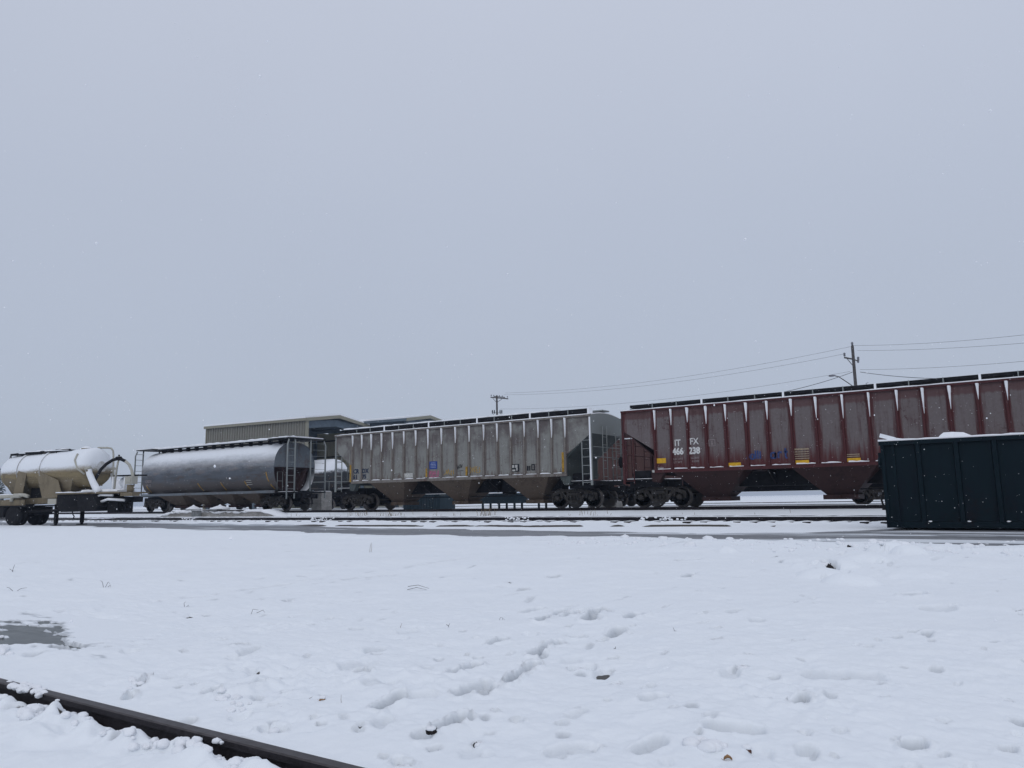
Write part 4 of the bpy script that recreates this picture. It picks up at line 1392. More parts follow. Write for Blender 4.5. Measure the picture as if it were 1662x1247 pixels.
# low things on the snow beyond the train
t = thing('steel_bin', 'low teal corrugated steel bin on the ground behind the grey hopper', 'bin', (-34.7, 6.0, -.14))
n_ = 13
pw = 3.0 / n_
for k in range(n_):
    mb = MB()
    mb.prism([(k * pw, 0), (k * pw + .05, -.05), (k * pw + .14, -.05), (k * pw + .19, 0), (k * pw + pw, 0), (k * pw + pw, .03), (k * pw, .03)], 0, .95, 'xy')
    mb.build('corrugated_panel', 'teal_steel', t)
MB().box(0, 3.05, .03, 1.6, 0, .93).build('body', 'teal_steel', t)
MB().box(-.04, 3.10, -.07, 1.6, .95, 1.0).build('rim', 'teal_steel', t)
strip_snow(0, 3.7, .1, 1.0, .03, .3, .3).build('rim_snow', 'fresh_snow', t, (0, -.03, 0))
t = thing('steel_trough', 'teal steel trough on legs with a snowy rim behind the grey hopper', 'trough', (-28.5, 6.0, -.14))
MB().loft([[(x, -.5 * q, .36), (x, .5 * q, .36), (x, .62, .95), (x, -.62, .95)] for x, q in ((0, .6), (.25, 1), (3.0, 1), (3.2, .9))], smooth=False).build('trough', 'teal_steel', t)
strip_snow(0, 3.3, .16, .95, .05, .3, .3).build('rim_snow', 'fresh_snow', t, (0, -.58, 0))
for x in (.5, 1.7, 2.8):
    MB().box(x, x + .10, -.45, -.35, -.02, .37).build('leg', 'teal_steel', t)
    MB().box(x, x + .10, .35, .45, -.02, .37).build('leg', 'teal_steel', t)
t = thing('steel_trough', 'second teal trough on legs beneath the right bay of the grey hopper', 'trough', (-24.6, 6.3, -.14))
MB().loft([[(x, -.5, .42), (x, .5, .42), (x, .6, .9), (x, -.6, .9)] for x in (0, 2.6)], smooth=False).build('trough', 'teal_steel', t)
for x in (.4, 2.0):
    MB().box(x, x + .10, -.45, -.35, -.02, .43).build('leg', 'teal_steel', t)
    MB().box(x, x + .10, .35, .45, -.02, .43).build('leg', 'teal_steel', t)
t = thing('concrete_block', 'brown grey concrete block beyond the coupling of silver and grey hoppers', 'block', (-40.1, 3.0, -.14))
mb = MB(); mb.prism([(0, 0), (.95, 0), (.93, 1.28), (.88, 1.32), (.06, 1.32), (.02, 1.28)], 0, .9); mb.build('block', 'concrete', t)
strip_snow(.05, .95, .8, 1.32, .04, .2, .3).build('snow_cap', 'fresh_snow', t, (0, .45, 0))
t = thing('concrete_block', 'low brown concrete block beyond the coupling of grey and red hoppers', 'block', (-19.9, 4.0, -.14))
mb = MB(); mb.prism([(0, 0), (1.7, 0), (1.66, .36), (1.6, .40), (.06, .40), (.02, .36)], 0, .7); mb.build('block', 'concrete', t)
strip_snow(.05, 1.6, .6, .40, .03, .2, .3).build('snow_cap', 'fresh_snow', t, (0, .35, 0))

# unloading pit pad in front of the silver hopper
pad = thing('concrete_pad', 'snowy concrete ramp and pad beside the silver hopper', 'loading pad', (0, 0, 0))
xa, xb2, xc2, xd = -48.6, -45.6, -37.2, -35.6
MB().prism([(xa, -.45), (xd, -.45), (xd, -.34), (xc2, .02), (xb2, .02), (xa, -.36)], -3.25, -2.2).build('slab', 'concrete', pad)
rs = []
for x in np.arange(xa - .3, xd + .4, .3):
    z = np.interp(x, [xa, xb2, xc2, xd], [-.36, .02, .02, -.34])
    j = .05 * random.random()
    rs.append([(x, -3.27 - j * 3, z - .12 * random.random()), (x, -3.2, z + .05 + j), (x, -2.7, z + .08 + j), (x, -2.15, z + .04), (x, -2.15, z - .1)])
MB().loft(rs).build('snow_cover', 'fresh_snow', pad)
bxp = on_y(319, 830, -3.4)
t = thing('junction_box', 'small grey metal box on the side of the snowy concrete pad', 'junction box', (bxp[0], -3.40, -.42))
MB().box(-.33, .33, -.12, .12, .05, .50).build('cabinet', 'box_grey', t)
MB().box(-.29, -.01, -.14, -.12, .08, .46).build('door', 'box_grey', t)
MB().box(.02, .29, -.14, -.12, .08, .46).build('door', 'box_grey', t)
MB().box(-.36, .36, -.15, .12, .50, .53).build('lid', 'box_grey', t)
for px, lab in ((314, 'snow topped round vent at the left of the concrete pad'), (357, 'snow topped round vent right of the grey box on the pad')):
    p = on_y(px, 824, -2.75)
    t = thing('vent_cap', lab, 'vent', (p[0], -2.75, .03), group='vents on the concrete pad')
    k = 1.0 if px < 330 else 1.3
    MB().lathe([(.16, 0), (.16, .14)], (0, 0, 0), 'z', 12).build('stack', 'box_grey', t)
    MB().lathe([(.30 * k, .12), (.46 * k, .10), (.46 * k, .14), (.14, .26), (.05, .28)], (0, 0, 0), 'z', 16).build('cap', 'box_grey', t)
    MB().lathe([(.47 * k, .14), (.47 * k, .17), (.30 * k, .26), (.10, .35), (.03, .42)], (0, 0, 0), 'z', 16).build('snow_cap', 'fresh_snow', t)
mb = MB()
for k in range(5):
    mb.box(on_y(345, 826, -2.6)[0] + k * .8, on_y(345, 826, -2.6)[0] + k * .8 + .7, -3.32, -3.1, .06, .11)
mb.build('plank', 'tie_wood', pad)

# ------------------------------------------------------------------ dry bulk pup trailer parked on the road
TA = R(16)
tr = thing('bulk_trailer', 'tan dry bulk tank trailer with black hose loop, snow on its tank', 'trailer', (-42.3, -11.5, -.48), TA)
LT, LB = 1.62, -3.85
tilt = math.tan(R(1.6))


def tz(x):
    return 2.90 + x * tilt


mb = MB()
rings = []
for x, r in ((LB - .40, .22), (LB - .35, .55), (LB - .20, .80), (LB, .90), (LB + .02, .915), (-2.8, .95), (-1.0, .985), (1.0, 1.02), (LT - .05, 1.03), (LT, 1.015), (LT + .18, .92), (LT + .32, .66), (LT + .38, .3)):
    rings.append([(x, r * math.cos(2 * math.pi * k / 44), tz(x) + r * math.sin(2 * math.pi * k / 44)) for k in range(44)])
mb.loft(rings)
mb.build('tank', 'tan_shell', tr)
for x, r in ((-2.72, .955), (-1.13, .985)):
    mb = MB()
    mb.loft([[(xx, q * math.cos(t_), tz(x) + q * math.sin(t_)) for xx, q in ((x - .05, r - .02), (x - .05, r + .06), (x + .05, r + .06), (x + .05, r - .02))] for t_ in np.linspace(0, 2 * math.pi, 41)], smooth=False, cap=False)
    mb.build('tank_ring', 'tan_shell', tr)
# hopper bottoms: two troughs that narrow down to the frame, a dark gap between them
for x0_, x1_ in ((-3.75, -2.05), (-1.15, 1.15)):
    mb = MB()
    w0 = .93
    mb.loft([[(x0_, -w0, 2.72), (x1_, -w0, 2.76), (x1_, w0, 2.76), (x0_, w0, 2.72)], [(x0_ + .12, -.80, 2.2), (x1_ - .20, -.80, 2.2), (x1_ - .20, .80, 2.2), (x0_ + .12, .80, 2.2)], [(x0_ + .50, -.42, 1.32), (x1_ - .75, -.42, 1.32), (x1_ - .75, .42, 1.32), (x0_ + .50, .42, 1.32)]], smooth=False)
    mb.build('hopper_trough', 'trailer_tan', tr)
for x in (-2.8, -.2):
    mb = MB()
    mb.loft([[(x + r * math.cos(2 * math.pi * k / 16), r * math.sin(2 * math.pi * k / 16), z) for k in range(16)] for r, z in ((.40, 1.35), (.18, .95), (.14, .70))])
    mb.build('discharge_cone', 'dark_steel', tr)
MB().box(-2.3, -.9, -.35, .35, 1.30, 2.5).build('centre_box', 'black_rubber', tr)
for s in (-1, 1):
    mb = MB()
    mb.beam((LB + .1, s * .52, 1.22), (LT + .4, s * .52, 1.36), .12, .30)
    mb.build('frame_rail', 'trailer_tan', tr)
    for poly in ([(-2.85, 1.36), (-2.2, 1.38), (-1.98, 2.70), (-2.55, 2.85)], [(-1.32, 2.80), (-.98, 2.80), (-.42, 1.40), (-.78, 1.38)], [(-.42, 1.40), (.55, 1.42), (.20, 2.3), (-.95, 2.74)]):
        MB().prism(poly, s * .96 - .02, s * .96 + .02).build('saddle_plate', 'trailer_tan', tr)
mb = MB()
mb.tube([(-5.2, -1.22, 1.50), (-2.0, -1.22, 1.53)], .10, 10)
mb.tube([(-1.45, -1.22, 1.50), (-1.75, -1.22, 1.58), (-2.4, -1.22, 1.58), (-2.55, -1.22, 1.46), (-2.58, -1.22, 1.26)], .095, 10)
mb.build('side_pipe', 'trailer_pale', tr)
strip_snow(-4.5, -1.5, .14, 1.60, .05, .2, .3).build('pipe_snow', 'fresh_snow', tr, (0, -1.22, 0))
MB().box(-4.6, -1.75, -1.16, -1.10, 1.02, 1.34).build('side_guard', 'trailer_tan', tr)
MB().box(-.35, .22, -1.02, -.96, 1.08, 1.36).build('side_plate', 'trailer_pale', tr)
mb = MB(); mb.tube([(-4.2, -.95, .66), (-1.0, -.95, .74), (1.9, -.9, .80)], .07, 10); mb.build('discharge_pipe', 'dark_steel', tr)
for q in (-1, 1):
    for off in (0, .32):
        y_ = -1.10 + off if q < 0 else .12 + off
        mb = MB()
        mb.lathe([(.28, -.12), (.44, -.13), (.50, -.10), (.515, 0), (.50, .10), (.44, .13), (.28, .12)], (0, 0, 0), 'y', 28)
        w = mb.build('tyre', 'black_rubber', tr, (-2.45, y_, .515))
        MB().lathe([(.06, -.10), (.10, -.06), (.20, -.04), (.27, -.09), (.285, -.10)], (0, 0, 0), 'y', 20).build('rim', 'dark_steel', w)
MB().lathe([(.07, -1.1), (.07, .6)], (-2.45, 0, .515), 'y', 10).build('axle', 'dark_steel', tr)
MB().box(-3.75, -3.05, -1.25, -.55, .42, 1.02).build('mud_flap', 'black_rubber', tr)
MB().box(-3.4, -1.55, -1.25, .7, .98, 1.05).build('fender', 'black_rubber', tr)
MB().box(-3.2, -1.8, -.7, .6, .55, .97).build('suspension', 'black_rubber', tr)
for q in (-1, 1):
    mb = MB()
    mb.box(-.025, .125, q * .80 - .075, q * .80 + .075, .10, 1.3)
    mb.box(.0, .10, q * .80 - .05, q * .80 + .05, .03, .6)
    mb.box(-.15, .25, q * .80 - .16, q * .80 + .16, .0, .04)
    mb.build('landing_leg', 'dark_steel', tr)
mb = MB(); mb.box(.02, .08, -.8, .8, .85, .92); mb.build('leg_brace', 'dark_steel', tr)
MB().prism([(.30, .92), (.62, .68), (2.75, .70), (3.0, .95), (2.6, 1.56), (.30, 1.56)], -1.05, .9).build('equipment_box', 'black_rubber', tr)
MB().box(.75, 1.6, -1.08, -1.05, .95, 1.42).build('equipment_door', 'dark_steel', tr)
mb = MB(); mb.box(.30, 2.35, -1.15, -.9, 1.57, 1.64); mb.box(.40, 4.1, -.89, 1.15, 1.57, 1.64); mb.build('deck', 'trailer_tan', tr)
strip_snow(.32, 2.3, .5, 1.64, .05, .2, .3).build('deck_snow', 'fresh_snow', tr, (0, -.95, 0))
strip_snow(1.4, 4.0, 1.2, 1.64, .14, .2, .4).build('deck_snow', 'fresh_snow', tr, (0, -.1, 0))
mb = MB()
mb.beam((1.9, -.5, 1.35), (4.3, -.10, 1.25), .16, .26); mb.beam((1.9, .5, 1.35), (4.3, .10, 1.25), .16, .26)
mb.box(4.0, 4.6, -.2, .2, 1.12, 1.36)
mb.build('drawbar', 'black_rubber', tr)
MB().box(3.05, 3.7, -.5, .5, .62, 1.15).build('valve_box', 'black_rubber', tr)
for q in (-1, 1):
    mb = MB()
    mb.tube([(1.95, q * .80, 2.86), (2.02, q * .77, 2.6), (2.25, q * .73, 2.15), (2.48, q * .70, 1.80), (2.62, q * .68, 1.62)], [.14, .15, .16, .18, .22], 14)
    mb.build('air_duct', 'fresh_snow', tr)
    mb = MB()
    mb.tube([(1.97, q * .80, 2.80), (1.93, q * .81, 2.90)], .165, 12)
    mb.build('duct_collar', 'trailer_pale', tr)
mb = MB(); mb.tube([(2.0, -.95, 2.75), (2.08, -.5, 2.66), (2.08, .5, 2.68), (1.95, 1.0, 2.8)], .05, 8); mb.tube([(1.55, .0, 2.2), (2.1, .0, 2.0)], .03, 6); mb.build('head_bumper', 'trailer_tan', tr)
mb = MB()
mb.tube([(1.2, -.80, tz(LT) + .68), (1.25, -1.0, tz(LT) + .35), (1.5, -1.03, 2.85), (1.85, -.92, 2.58)], .05, 8)
mb.build('tank_strap', 'trailer_pale', tr)
mb = MB()
mb.tube([(1.45, .2, tz(LT) + 1.04), (1.95, .35, 3.98), (2.10, .45, 3.95), (2.18, .5, 3.82), (2.22, .5, 3.6), (2.36, .5, 1.65)], .05, 8)
mb.build('vent_pipe', 'trailer_pale', tr)
hose = [(1.93, 1.60), (1.96, 1.79), (2.06, 2.1), (2.23, 2.47), (2.48, 2.81), (2.82, 3.08), (3.2, 3.26), (3.48, 3.31), (3.76, 3.28), (4.04, 3.17), (4.29, 2.98), (4.46, 2.69), (4.56, 2.35), (4.56, 2.1)]
mb = MB(); mb.tube([(x, -.5, z) for x, z in hose[:10]], .078, 10); mb.build('hose', 'black_rubber', tr)
mb = MB(); mb.tube([(x, -.5, z) for x, z in hose[9:]], .072, 10); mb.build('hose', 'trailer_pale', tr)
mb = MB(); mb.tube([(1.93, -.5, 1.58), (1.96, -.5, 1.79)], .11, 10); mb.build('hose_fitting', 'trailer_tan', tr)
mb = MB(); mb.tube([(3.62, -.5, 3.45), (3.45, -.45, 2.9), (3.25, -.35, 1.65)], .05, 8); mb.build('hose_stand', 'trailer_pale', tr)
mb = MB(); mb.lathe([(.09, -.15), (.10, 0), (.09, .15)], (3.58, -.5, 3.34), 'x', 10); mb.beam((3.58, -.5, 3.35), (3.6, -.5, 3.52), .06, .06); mb.build('hose_clamp', 'dark_steel', tr)
mb = MB()
mb.box(4.3, 4.72, -.75, -.35, 2.02, 2.40); mb.box(4.40, 4.66, -.78, -.76, 2.12, 2.30)
mb.build('pump', 'trailer_pale', tr)
mb = MB(); mb.lathe([(.16, -.18), (.18, 0), (.16, .18)], (4.48, -.55, 1.80), 'z', 12); mb.box(4.1, 4.85, -.8, -.3, 1.42, 1.60); mb.build('pump_base', 'trailer_tan', tr)
mb = MB(); mb.ball((3.3, .3, 2.15), .28, 14, 8); mb.tube([(3.3, .3, 1.6), (3.3, .3, 2.0)], .12, 8); mb.build('filter_housing', 'fresh_snow', tr)
mb = MB(); mb.ball((2.35, .9, 2.1), .24, 14, 8); mb.tube([(2.35, .9, 1.6), (2.35, .9, 1.9)], .12, 8); mb.build('filter_housing', 'fresh_snow', tr)
mb = MB(); mb.tube([(3.0, -.2, 1.7), (3.0, -.2, 2.42)], .05, 8); mb.tube([(3.75, -.2, 1.6), (3.75, -.2, 2.46)], .05, 8); mb.tube([(4.1, -.2, 1.6), (4.1, -.2, 2.46)], .07, 8); mb.build('pipe_frame', 'fresh_snow', tr)
mb = MB(); mb.box(3.1, 4.7, -.3, .3, 2.44, 2.50); mb.build('canopy_plate', 'dark_steel', tr)
mb = MB(); mb.tube([(2.6, -.7, 1.10), (3.3, -.75, 1.28), (4.2, -.6, 1.22)], .07, 8); mb.tube([(2.4, -.7, 1.35), (2.8, -.75, 1.5), (3.6, -.75, 1.48)], .06, 8); mb.build('air_line', 'fresh_snow', tr)
mb = MB(); mb.lathe([(.16, -.04), (.18, 0), (.16, .04)], (4.25, -.35, .92), 'y', 14); mb.lathe([(.12, -.04), (.14, 0), (.12, .04)], (4.0, -.35, 1.0), 'y', 14); mb.tube([(4.1, -.4, .7), (4.35, -.4, 1.2)], .03, 6); mb.build('hand_wheel', 'dark_steel', tr)
mb = MB(); mb.tube([(1.25, -.9, .80), (1.25, -.95, .62), (1.4, -.95, .45), (1.35, -.95, .36)], .03, 6); mb.build('loose_hose', 'black_rubber', tr)
# catwalk on the tank
for k in range(4):
    x = LB + .05 + k * 1.05
    zt_ = tz(x) + .93 + .02 * k
    mb = MB()
    mb.box(x, x + 1.0, -.48, -.12, zt_, zt_ + .04)
    mb.box(x, x + 1.0, -.50, -.47, zt_ - .02, zt_ + .07)
    mb.tube([(x + .05, -.48, zt_ - .15), (x + .05, -.48, zt_ + .03)], .02, 5)
    mb.build('catwalk', 'dark_steel', tr)
strip_snow(LB + .9, .4, .40, tz(-2) + 1.02, .06, .2, .5).build('catwalk_snow', 'fresh_snow', tr, (0, -.30, 0))
for x in (-2.4, -.7, .8):
    mb = MB(); mb.lathe([(.28, -.05), (.28, .08), (.22, .12)], (x, .1, tz(x) + .95), 'z', 16); mb.build('hatch', 'trailer_tan', tr)
    mb = MB(); mb.ball((x, .1, tz(x) + 1.06), .25, 12, 6, (1, 1, .4)); mb.build('hatch_snow', 'fresh_snow', tr)
mb = MB(); mb.tube([(LB - .33, -.3, 3.2), (LB - .12, -.32, tz(LB) + 1.02), (LB + .4, -.32, tz(LB) + 1.04)], .022, 6); mb.tube([(LB - .33, .1, 3.2), (LB - .12, .08, tz(LB) + 1.02)], .022, 6); mb.build('rear_ladder', 'dark_steel', tr)

# ------------------------------------------------------------------ roll-off dumpster at the right
dp = thing('dumpster', 'dark green steel roll off dumpster with snow along its rim', 'dumpster', (-3.29, -10.7, -.48), R(1.2))
LD, WD, HD = 6.7, 2.4, 2.23
fx = [0.0, .83, 1.66, 2.46, 3.26, 4.06, 4.86, 5.66, LD]
for a, b in zip(fx[:-1], fx[1:]):
    MB().box(a + .005, b - .005, .0, .05, .22, HD - .10).build('side_panel', 'bin_green', dp)
for x in fx[1:-1]:
    mb = MB(); mb.prism([(-.07, 0), (-.045, -.075), (.045, -.075), (.07, 0)], .20, HD - .09, 'xy'); mb.build('side_rib', 'bin_green', dp, (x, 0, 0))
mb = MB(); mb.box(.22, .30, -.045, .0, .2, HD - .1); mb.build('side_rib', 'bin_green', dp)
MB().box(.02, LD, WD - .05, WD, .22, HD - .08).build('far_side', 'bin_green', dp)
MB().box(.0, .05, .05, WD - .05, .22, HD - .08).build('end_door', 'bin_green', dp)
MB().box(LD - .05, LD, .05, WD - .05, .22, HD - .08).build('front_wall', 'bin_green', dp)
mb = MB(); mb.box(-.05, LD + .03, -.085, .06, HD - .10, HD); mb.box(-.05, LD + .03, WD - .06, WD + .06, HD - .10, HD); mb.box(-.05, .06, .06, WD - .06, HD - .10, HD); mb.build('top_rail', 'bin_green', dp)
mb = MB(); mb.box(.0, LD, -.06, .05, .06, .215); mb.box(.0, LD, .05, WD, .10, .20); mb.build('bottom_rail', 'bin_green', dp)
mb = MB(); mb.box(-.02, .06, -.06, .06, .06, HD - .1); mb.box(-.09, .0, -.02, .10, 1.55, 1.95); mb.lathe([(.05, -.1), (.05, .1)], (-.06, .0, 1.72), 'z', 10); mb.build('door_hinge', 'bin_green', dp)
mb = MB(); mb.tube([(-.06, .02, .55), (-.10, .0, .75), (-.05, .0, .95)], .025, 6); mb.box(-.10, -.02, -.03, .05, .50, .60); mb.build('door_latch', 'dark_steel', dp)
for x in (.45, LD - .6):
    MB().lathe([(.10, -.09), (.10, .09)], (x, .12, .10), 'y', 16).build('roller', 'dark_steel', dp)
MB().box(.06, LD - .05, .05, WD - .05, 1.55, 1.70).build('load', 'fresh_snow', dp)
strip_snow(-.06, LD, .16, HD, .05, .18, .25).build('rim_snow', 'fresh_snow', dp, (0, -.01, 0))
strip_snow(-.06, LD, .16, HD, .05, .18, .25).build('rim_snow', 'fresh_snow', dp, (0, WD, 0))


def snow_slab(pts, h, y0, y1, name='snow_slab'):
    rings = []
    for x, zb_, hh in pts:
        rings.append([(x, y0, zb_), (x, y0 + .03, zb_ + hh * .75), (x, y0 + .12, zb_ + hh), (x, y1 - .12, zb_ + hh), (x, y1, zb_ + hh * .7), (x, y1, zb_)])
    return MB().loft(rings, smooth=True).build(name, 'fresh_snow', dp)


for k_, x in enumerate(fx[1:6]):
    MB().ball((x + .13, -.05, .215), .032, 10, 6, (1.5, .5, .6), .15).build('snow_lump', 'fresh_snow', dp)
snow_slab([(1.28, HD, .02), (1.34, HD, .10), (1.42, HD, .16), (1.6, HD, .165), (1.85, HD, .14), (2.0, HD, .06), (2.12, HD, .02)], .1, .0, .5)
snow_slab([(.12, HD, .02), (.22, HD, .07), (.36, HD, .085), (.50, HD, .06), (.66, HD, .02)], .1, .05, .45)
mb = MB(); mb.beam((-.02, .15, HD + .17), (.32, .15, HD + .05), .22, .10); mb.build('snowy_board', 'fresh_snow', dp)
snow_slab([(2.55, HD, .02), (2.7, HD, .055), (3.0, HD, .05), (3.2, HD, .02)], .1, .0, .4)


# ------------------------------------------------------------------ sheds behind the train
def shed(label, loc, rz, Lw, Wd, eave, rise, wall, z0=-.15):
    t = thing('loading_shed', label, 'shed', loc, rz, group='open ended loading sheds')
    hw = Wd / 2
    mb = MB()
    ov = .25
    e0 = eave - ov * rise / hw
    mb.prism([(-ov, e0), (hw, eave + rise), (Wd + ov, e0), (Wd + ov, e0 + .10), (hw, eave + rise + .10), (-ov, e0 + .10)], -Lw - .1, 0, 'yz')
    mb.build('roof', 'shed_frame', t)
    mb = MB()
    mb.prism([(-ov - .10, e0 + .10), (hw, eave + rise + .12), (Wd + ov + .1, e0 + .10), (Wd + ov + .1, e0 + .24), (hw, eave + rise + .26), (-ov - .10, e0 + .24)], -Lw - .1, .05, 'yz')
    mb.build('roof_snow', 'fresh_snow', t)
    mb = MB()
    mb.prism([(-ov - .02, e0 - .16), (hw, eave + rise - .16), (Wd + ov + .02, e0 - .16), (Wd + ov + .02, e0 + .11), (hw, eave + rise + .12), (-ov - .02, e0 + .11)], .02, .12, 'yz')
    mb.build('gable_trim', 'shed_trim', t)
    for y_ in (-ov - .03, Wd + ov + .03):
        mb = MB(); mb.box(-Lw - .1, .1, y_ - .05, y_ + .05, e0 - .12, e0 + .10); mb.build('eave_trim', 'shed_trim' if wall else 'shed_frame', t)
    # end frame: haunched beams and columns
    for k, x in enumerate((-.35, -Lw * .5, -Lw + .3)):
        mb = MB()
        mb.prism([(.1, eave - .75), (hw, eave + rise - .85), (Wd - .1, eave - .75), (Wd - .1, eave - .12), (hw, eave + rise - .30), (.1, eave - .12)], x - .12, x + .12, 'yz')
        mb.build('roof_beam', 'shed_frame', t)
        for y_ in (.15, Wd - .15):
            mb = MB(); mb.box(x - .15, x + .15, y_ - .12, y_ + .12, z0, eave - .70); mb.box(x - .2, x + .2, y_ - .2, y_ + .2, z0, z0 + .06); mb.build('column', 'shed_frame', t)
    for y_ in np.linspace(.7, Wd - .7, 7):
        zz = eave + rise * (1 - abs(y_ - hw) / hw) - .20
        MB().box(-Lw, -.5, y_ - .05, y_ + .05, zz - .16, zz).build('purlin', 'shed_frame', t)
    if wall:
        # ribbed sheets on the near wall, one sheet per 0.915 m
        ns = int(Lw / .915)
        for k in range(ns):
            mb = MB()
            poly, back = [], []
            for j in range(3):
                b = k * .915 + j * .305
                poly += [(-Lw + b + .005, 0), (-Lw + b + .17, 0), (-Lw + b + .20, -.08), (-Lw + b + .27, -.08), (-Lw + b + .30, 0)]
            poly += [(poly[-1][0], .02), (poly[0][0], .02)]
            mb.prism(poly, 3.2, eave - .02, 'xy')
            mb.build('wall_sheet', 'shed_wall', t, (0, -.08, 0))
        MB().box(-.12, .02, -.18, .10, z0, eave - .05).build('corner_trim', 'shed_trim', t)
        MB().box(-Lw - .02, -Lw + .08, -.17, .10, z0, eave - .05).build('corner_trim', 'shed_trim', t)
    n2 = int(Lw / 1.25)
    for k in range(n2):
        MB().box(-Lw + k * 1.25 + .02, -Lw + (k + 1) * 1.25 - .02, Wd - .05, Wd, z0 + .1, eave - .5).build('inner_sheet', 'shed_inner', t)
    for k in range(5):
        MB().box(-Lw, -Lw + .05, .2 + k * (Wd - .4) / 5 + .02, .2 + (k + 1) * (Wd - .4) / 5 - .02, z0 + 2.5, eave - .4).build('inner_sheet', 'shed_inner', t)
    for z in (3.0, 4.6, 6.1):
        MB().box(-Lw + .1, -.2, Wd - .14, Wd - .06, z, z + .10).build('girt', 'dark_steel', t)
    return t


shed('beige loading shed with ribbed metal wall and open gable end', (-49.86, 11.05, 0), R(5.4), 12.1, 7.6, 7.35, .52, True)
shed('snow roofed open loading shed without side walls, behind the grey hopper', (-45.9, 18.9, 0), R(5.4), 12.6, 7.0, 7.65, .50, False)


# ------------------------------------------------------------------ utility poles and wires
def pole(label, x, y, h, r0, r1):
    t = thing('utility_pole', label, 'utility pole', (x, y, -.15), group='utility poles behind the train')
    MB().tube([(0, 0, 0), (0, 0, h * .5), (0, 0, h)], [r0, (r0 + r1) / 2, r1], 12).build('pole_shaft', 'pole_wood', t)
    return t


def insul(mb, x, y, z, s=1.0):
    mb.lathe([(.03 * s, 0), (.06 * s, .05 * s), (.04 * s, .09 * s), (.07 * s, .13 * s), (.03 * s, .2 * s)], (x, y, z), 'z', 8)


pr = pole('wooden utility pole with street lamp arm rising behind the red hopper', -13.3, 44.2, 14.25, .19, .13)
ax = Vector((RT[0], RT[1], 0)).normalized()
mb = MB()
mb.beam(ax * -.85 + Vector((0, 0, 13.15)), ax * .12 + Vector((0, 0, 12.95)), .10, .13); mb.beam(ax * -.6 + Vector((0, 0, 13.05)), ax * -.05 + Vector((0, 0, 12.3)), .05, .05)
mb.beam(ax * .05 + Vector((0, 0, 12.95)), ax * .48 + Vector((0, 0, 12.75)), .08, .08)
mb.build('crossarm', 'pole_wood', pr)
mb = MB(); insul(mb, *(ax * -.8), 13.22) if False else None
for a, z in ((-.80, 13.25), (.0, 14.25), (.45, 12.85), (.42, 12.62)):
    q = ax * a
    insul(mb, q.x, q.y, z, 1.8)
mb.build('insulator', 'porcelain', pr)
mb = MB(); mb.tube([ax * .05 + Vector((0, 0, 10.2)), ax * -.8 + Vector((0, 0, 10.85)), ax * -1.5 + Vector((0, 0, 11.35)), ax * -1.9 + Vector((0, 0, 11.45))], .045, 8); mb.build('lamp_arm', 'pole_wood', pr)
mb = MB(); mb.ball(tuple(ax * -2.12 + Vector((0, 0, 11.45))), .30, 12, 6, (1.1, .6, .32)); mb.build('lamp_head', 'porcelain', pr)
mb = MB(); mb.lathe([(.10, 0), (.16, .06), (.16, .55), (.12, .62)], tuple(ax * .85 + Vector((0, 0, 9.7))), 'z', 12); mb.beam(ax * .1 + Vector((0, 0, 10.1)), ax * .9 + Vector((0, 0, 10.3)), .06, .06); mb.tube([ax * .9 + Vector((0, 0, 10.2)), ax * 1.0 + Vector((0, 0, 10.7)), ax * 1.2 + Vector((0, 0, 10.75))], .03, 6); mb.build('service_bracket', 'porcelain', pr)
mb = MB(); mb.tube([ax * .9 + Vector((0, 0, 9.7)), ax * 1.7 + Vector((0, 0, 8.6)), ax * 3.0 + Vector((0, 0, 6.5))], .03, 6); mb.build('guy_wire', 'wire', pr)

plf = pole('thin utility pole with wide crossarm and cable loops, far behind the grey hopper', -59.9, 52.6, 14.6, .17, .12)
mb = MB()
mb.beam(ax * -.85 + Vector((0, 0, 14.35)), ax * 1.55 + Vector((0, 0, 14.1)), .10, .14); mb.beam(ax * -.55 + Vector((0, 0, 14.2)), ax * -.04 + Vector((0, 0, 13.65)), .06, .06); mb.beam(ax * .7 + Vector((0, 0, 14.1)), ax * .04 + Vector((0, 0, 13.65)), .06, .06)
mb.beam(ax * -.6 + Vector((0, 0.4, 14.5)), ax * .9 + Vector((0, .4, 14.35)), .08, .10)
mb.build('crossarm', 'pole_wood', plf)
mb = MB()
for a in (-.75, -.4, .35, .75, 1.45):
    q = ax * a
    insul(mb, q.x, q.y, 14.4 - a * .1, 1.2)
mb.build('insulator', 'porcelain', plf)
mb = MB()
for a in (-.62, -.36, .42, .65):
    q = ax * a
    mb.lathe([(.04, 0), (.10, .1), (.05, .2), (.10, .3), (.05, .4), (.08, .5)], (q.x, q.y, 12.1), 'z', 8)
mb.beam(ax * -.6 + Vector((0, 0, 12.25)), ax * .7 + Vector((0, 0, 12.2)), .05, .05)
mb.build('cable_termination', 'dark_steel', plf)
for s, w in ((-1, .62), (1, .85)):
    mb = MB()
    mb.tube([ax * (s * .5) + Vector((0, 0, 12.1)), ax * (s * w * .85) + Vector((0, 0, 11.6)), ax * (s * w) + Vector((0, 0, 11.1)), ax * (s * w * .8) + Vector((0, 0, 10.75)), ax * (s * .1) + Vector((0, 0, 10.8))], .028, 6)
    mb.build('cable_loop', 'wire', plf)


def wire_between(a, b, sag, label, r=.014):
    a, b = Vector(a), Vector(b)
    mb = MB()
    pts = []
    for k in range(25):
        q = k / 24
        p = a.lerp(b, q)
        p.z -= sag * 4 * q * (1 - q)
        pts.append(p - a)
    mb.tube(pts, r, 5)
    me = mb.mesh('power_line', 'wire')
    return thing('power_line', label, 'power line', tuple(a), 0, 'wires strung between the utility poles', me)


def P(px, py, Z):
    return CAM + ray(px, py) * Z


